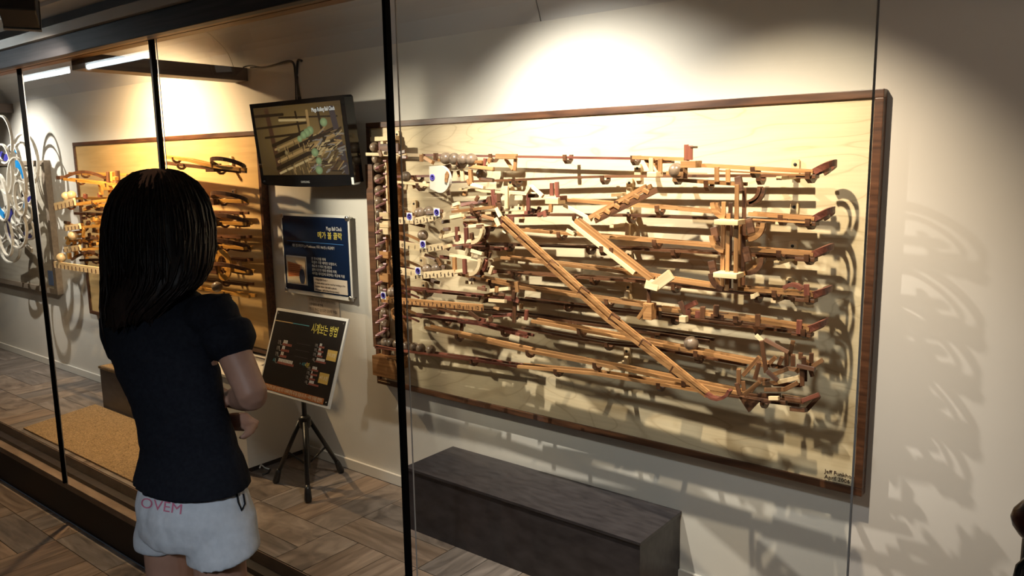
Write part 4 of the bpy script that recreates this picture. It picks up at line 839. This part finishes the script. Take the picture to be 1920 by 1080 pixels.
# --- body: one continuous skin surface
V, Fc = [], []
loftmesh([ringpx(500, 292, 340, 1.80, 1, 0), ringpx(545, 285, 350, 1.80, .9, .1), ringpx(570, 225, 415, D, .42), ringpx(620, 205, 418, D, .5), ringpx(700, 222, 418, D, .55), ringpx(790, 255, 440, D, .55), ringpx(850, 262, 455, D, .6), ringpx(930, 262, 472, D, .65), ringpx(985, 285, 462, D, .5)], V, Fc)
HC = atd(299, 412, 1.80); FACE = (FW * .93 - RV * .36).normalized(); SIDE = Vector((FACE.y, -FACE.x, 0))
ball_(HC + Vector((0, 0, .012)), .082, .092, .105, V, Fc); ball_(HC + FACE * .03 + Vector((0, 0, -.065)), .055, .058, .055, V, Fc)
limb([HC + FACE * .088 + Vector((0, 0, .0)), HC + FACE * .106 + Vector((0, 0, -.028))], [.008, .013], V, Fc, 8)
for s_ in (-1, 1): ball_(HC + SIDE * s_ * .084 + Vector((0, 0, -.012)), .012, .018, .028, V, Fc, 10)
limb([atd(316, 470, 1.80), atd(318, 540, 1.80)], [.042, .046], V, Fc)
shR, elR, wrR = atd(408, 590, 1.75), atd(474, 742, 1.72), atd(428, 748, 1.90)
limb([shR, shR.lerp(elR, .5), elR, ], [.033, .037, .034], V, Fc); limb([elR, elR.lerp(wrR, .3), elR.lerp(wrR, .7), wrR], [.033, .033, .026, .021], V, Fc)
shL, elL, wrL = atd(222, 598, 1.86), atd(262, 745, 1.97), atd(418, 790, 1.885)
limb([shL, shL.lerp(elL, .5), elL], [.038, .034, .029], V, Fc); limb([elL, elL.lerp(wrL, .4), wrL], [.029, .027, .020], V, Fc)
# hands
def hand(wr, palmdir, fingdir, nrm, sgn):
    pc = wr + palmdir * .034
    limb([wr, wr + palmdir * .03, wr + palmdir * .062], [.018, .022, .023], V, Fc, 12)
    across = palmdir.cross(nrm).normalized()
    limb([pc + across * .016, pc + across * -.016], [.016, .016], V, Fc, 10)
    for k, L in enumerate((.052, .060, .056, .044)):
        b_ = wr + palmdir * .068 + across * (.021 - .014 * k); d1 = (palmdir * .8 + fingdir * .5).normalized(); d2 = (palmdir * .15 + fingdir).normalized(); d3 = (fingdir * .7 - palmdir * .7).normalized()
        limb([b_ - palmdir * .012, b_ + d1 * L * .42, b_ + d1 * L * .42 + d2 * L * .35, b_ + d1 * L * .42 + d2 * L * .35 + d3 * L * .28], [.0078, .0075, .0068, .0058], V, Fc, 8)
    th = wr + palmdir * .022 + across * .022
    limb([th, th + (across * .6 + palmdir * .6 + fingdir * .2).normalized() * .028, th + (across * .3 + palmdir * .9 + fingdir * .6).normalized() * .050], [.010, .009, .0075], V, Fc, 8)
UP = Vector((0, 0, 1))
hand(wrL, (RV * .95 - FW * .25 + UP * .05).normalized(), (-FW * .75 + UP * -.45 - RV * .1).normalized(), UP, 1)
hand(wrR, (-RV * .8 + FW * .5 + UP * .1).normalized(), (FW * .3 - UP * .9).normalized(), UP, -1)
# legs
for (x, y, dep, hw) in ((312, 1000, 1.87, .062), (408, 1005, 1.75, .066)):
    h_ = atd(x, y, dep); kz = GZ + (h_.z - GZ) * .52
    ft = Vector((h_.x, h_.y, GZ)) + FACE * .02
    P = [h_ + UP * .05, h_, Vector((h_.x, h_.y, h_.z - .12)), Vector((h_.x, h_.y, kz)) + FACE * .015, Vector((h_.x, h_.y, kz - .12)) - FACE * .008, ft + UP * .07, ft + UP * .045]
    limb(P, [hw * .8, hw * .86, hw * .86, .047, .048, .030, .031], V, Fc)
    limb([ft + UP * .032 - FACE * .03, ft + UP * .034 + FACE * .06, ft + UP * .022 + FACE * .15, ft + UP * .016 + FACE * .18], [.028, .030, .024, .015], V, Fc, 12)
body = finish('body', V, Fc, .0048, SKIN, girl, 3)
for s_ in (-1, 1):
    e_ = link('eye', sphere(.011, 12, 8), plain('eye_dark', (.03, .02, .015), .2), girl, HC + FACE * .082 + SIDE * s_ * .031 + UP * .004 - girl.location)
m_ = link('mouth', boxmesh(.004, .04, .008, bev=.002), plain('lip', (.38, .13, .11), .5), girl, HC + FACE * .086 + UP * -.062 - girl.location); m_.rotation_euler.z = math.atan2(FACE.y, FACE.x)
for s_, (x, y, dep) in ((-1, (312, 1000, 1.87)), (1, (408, 1005, 1.75))):
    h_ = atd(x, y, dep); ft = Vector((h_.x, h_.y, GZ)) + FACE * .02; V, Fc = [], []
    limb([ft + UP * .040 - FACE * .03, ft + UP * .042 + FACE * .05, ft + UP * .033 + FACE * .14, ft + UP * .026 + FACE * .185], [.036, .038, .032, .024], V, Fc, 12)
    finish('shoe', V, Fc, .006, WHITE, girl, 2)
# --- t-shirt
V, Fc = [], []
loftmesh([ringpx(536, 290, 352, 1.80, .95, .1), ringpx(548, 262, 378, 1.80, .62, .25), ringpx(562, 228, 408, D, .52), ringpx(585, 200, 428, D, .53), ringpx(620, 189, 422, D, .60), ringpx(660, 194, 412, D, .62), ringpx(700, 206, 422, D, .62), ringpx(760, 232, 434, D, .62), ringpx(800, 246, 446, D, .64), ringpx(840, 253, 457, D, .66), ringpx(880, 247, 472, D, .76), ringpx(902, 241, 479, D, .80)], V, Fc)
sl = shR.lerp(elR, .40); limb([shR - UP * .002 - RV * .035, shR + UP * .002, shR.lerp(elR, .18), sl], [.050, .056, .058, .055], V, Fc)
ball_(shR - RV * .012, .060, .056, .050, V, Fc); sl = shL.lerp(elL, .40); limb([shL + RV * .01, shL.lerp(elL, .2), sl], [.050, .051, .048], V, Fc)
shirt = finish('t_shirt', V, Fc, .0055, SHIRT, girl, 4, .0055, (7, 7, 16))
# --- shorts
V, Fc = [], []
loftmesh([ringpx(885, 262, 460, D, .62), ringpx(905, 256, 468, D, .68), ringpx(950, 247, 485, D, .74), ringpx(985, 249, 488, D, .72), ringpx(1005, 252, 488, D, .66)], V, Fc)
loftmesh([ringpx(960, 262, 372, 1.85, 1.0, .2), ringpx(1000, 252, 350, 1.865, 1.0, .2), ringpx(1022, 252, 345, 1.87, 1.0, .2)], V, Fc)
loftmesh([ringpx(960, 360, 480, 1.77, 1.0, .2), ringpx(1000, 350, 488, 1.76, .95, .2), ringpx(1025, 347, 492, 1.755, .97, .2, zt=.008), ringpx(1041, 347, 492, 1.755, .97, .2, zt=.016)], V, Fc)
shorts = finish('shorts', V, Fc, .0045, SHORT, girl, 7, .0075, (9, 9, 5))
# lettering across the back of the waist, laid on the cloth
bvh = BVHTree.FromPolygons([v.co + Vector((0, 0, 0)) for v in shorts.data.vertices], [tuple(p.vertices) for p in shorts.data.polygons])
def on_cloth(name, s_, size, px, py, ang, mat):
    cu = bpy.data.curves.new(name, 'FONT'); cu.body = s_; cu.size = size; cu.resolution_u = 3; to = bpy.data.objects.new(name, cu); C.objects.link(to)
    me = bpy.data.meshes.new_from_object(to.evaluated_get(bpy.context.evaluated_depsgraph_get())); bpy.data.objects.remove(to)
    bm = bmesh.new(); bm.from_mesh(me); bmesh.ops.subdivide_edges(bm, edges=[e for e in bm.edges if e.calc_length() > .01], cuts=3); bmesh.ops.triangulate(bm, faces=bm.faces); bm.to_mesh(me); bm.free()
    org = atd(px, py, 1.5)
    for v in me.vertices:
        p = org + RV * (v.co.x * math.cos(ang) - v.co.y * math.sin(ang)) + UP * (v.co.x * math.sin(ang) + v.co.y * math.cos(ang)); dr = (p - Vector(CP)).normalized()
        hit = bvh.ray_cast(p, dr); v.co = (hit[0] - dr * .0015) if hit[0] else p + dr * .25
    return link(name, me, mat, shorts, (0, 0, 0))
on_cloth('lettering', 'OVEM', .030, 262, 951, -.20, plain('pink_print', (.55, .16, .26), .7))
pk = link('pocket_slit', tube([(hitp[0] - ray_d * .001) for hitp, ray_d in [(bvh.ray_cast(Vector(CP), (atd(x, y, 1.5) - Vector(CP)).normalized()), (atd(x, y, 1.5) - Vector(CP)).normalized()) for x, y in [(444, 926), (447, 942), (453, 957), (459, 945), (456, 926)]] if hitp[0]], .0022, 6), SHIRT, shorts, (0, 0, 0))
# --- hair
V, Fc = [], []
HR = [ringpx(317, 282, 312, 1.80, 1, 0), ringpx(324, 256, 336, 1.80, 1, 0), ringpx(338, 236, 356, 1.80, 1, 0), ringpx(358, 222, 373, 1.80, .98, 0), ringpx(385, 211, 387, 1.80, .96, 0), ringpx(425, 203, 396, 1.80, .92, 0), ringpx(465, 199, 399, 1.795, .85, .05), ringpx(500, 194, 397, 1.785, .74, .1), ringpx(525, 190, 388, 1.775, .66, .15), ringpx(550, 186, 360, 1.765, .62, .2), ringpx(580, 185, 322, 1.76, .62, .2), ringpx(600, 189, 300, 1.757, .55, .2)]
n = 96
def bigring(r):  # resample to a fine ring with strand ridges
    out = []; m = len(r)
    for k in range(n):
        t = k / n * m; i = int(t); f = t - i; out.append(r[i % m].lerp(r[(i + 1) % m], f))
    return out
fine = []
for i in range(len(HR) - 1):
    for j in range(4): fine.append([a_.lerp(b_, j / 4) for a_, b_ in zip(HR[i], HR[i + 1])])
fine.append(HR[-1])
rings = []
for i, r in enumerate(fine):
    g = bigring(r); c = sum(g, Vector()) / n; out = []
    for k, p in enumerate(g):
        a_ = k / n * 2 * math.pi; h = noise.noise(Vector((math.cos(a_) * 9, math.sin(a_) * 9, i * .07))) * .5 + noise.noise(Vector((math.cos(a_) * 24, math.sin(a_) * 24, i * .05 + 9))) * .35
        q = p + (p - c).normalized() * h * .006
        if i > len(fine) - 8: q.z += noise.noise(Vector((math.cos(a_) * 14, math.sin(a_) * 14, 4))) * .05 * (i - len(fine) + 8) / 8
        out.append(q)
    rings.append(out)
loftmesh(rings, V, Fc)
rgh = random.Random(2)
for s_ in range(420):                                   # separate locks following the shell
    k = rgh.randrange(n); i0 = rgh.randrange(0, 24); i1 = min(len(rings) - 1, i0 + rgh.randrange(10, 26)); off = rgh.uniform(.0, .005); dk_ = rgh.uniform(-3, 3)
    pts = []
    for j in range(6):
        f = j / 5; i = int(i0 + (i1 - i0) * f); kk = int(k + dk_ * f) % n; c = sum(rings[i][::12], Vector()) / 8; p = rings[i][kk]; pts.append(p + (p - c).normalized() * off)
    if i1 > len(rings) - 4: pts.append(pts[-1] + Vector((0, 0, -rgh.uniform(.01, .045))) + RV * rgh.uniform(-.006, .006))
    me_ = tube(pts, [.0012] + [.0026] * (len(pts) - 2) + [.0006], 4); b = len(V); V += [v.co.copy() for v in me_.vertices]; Fc += [tuple(b + q for q in p.vertices) for p in me_.polygons]; bpy.data.meshes.remove(me_)
hair = link('hair', mesh(V, Fc, True), HAIR, girl, -girl.location)
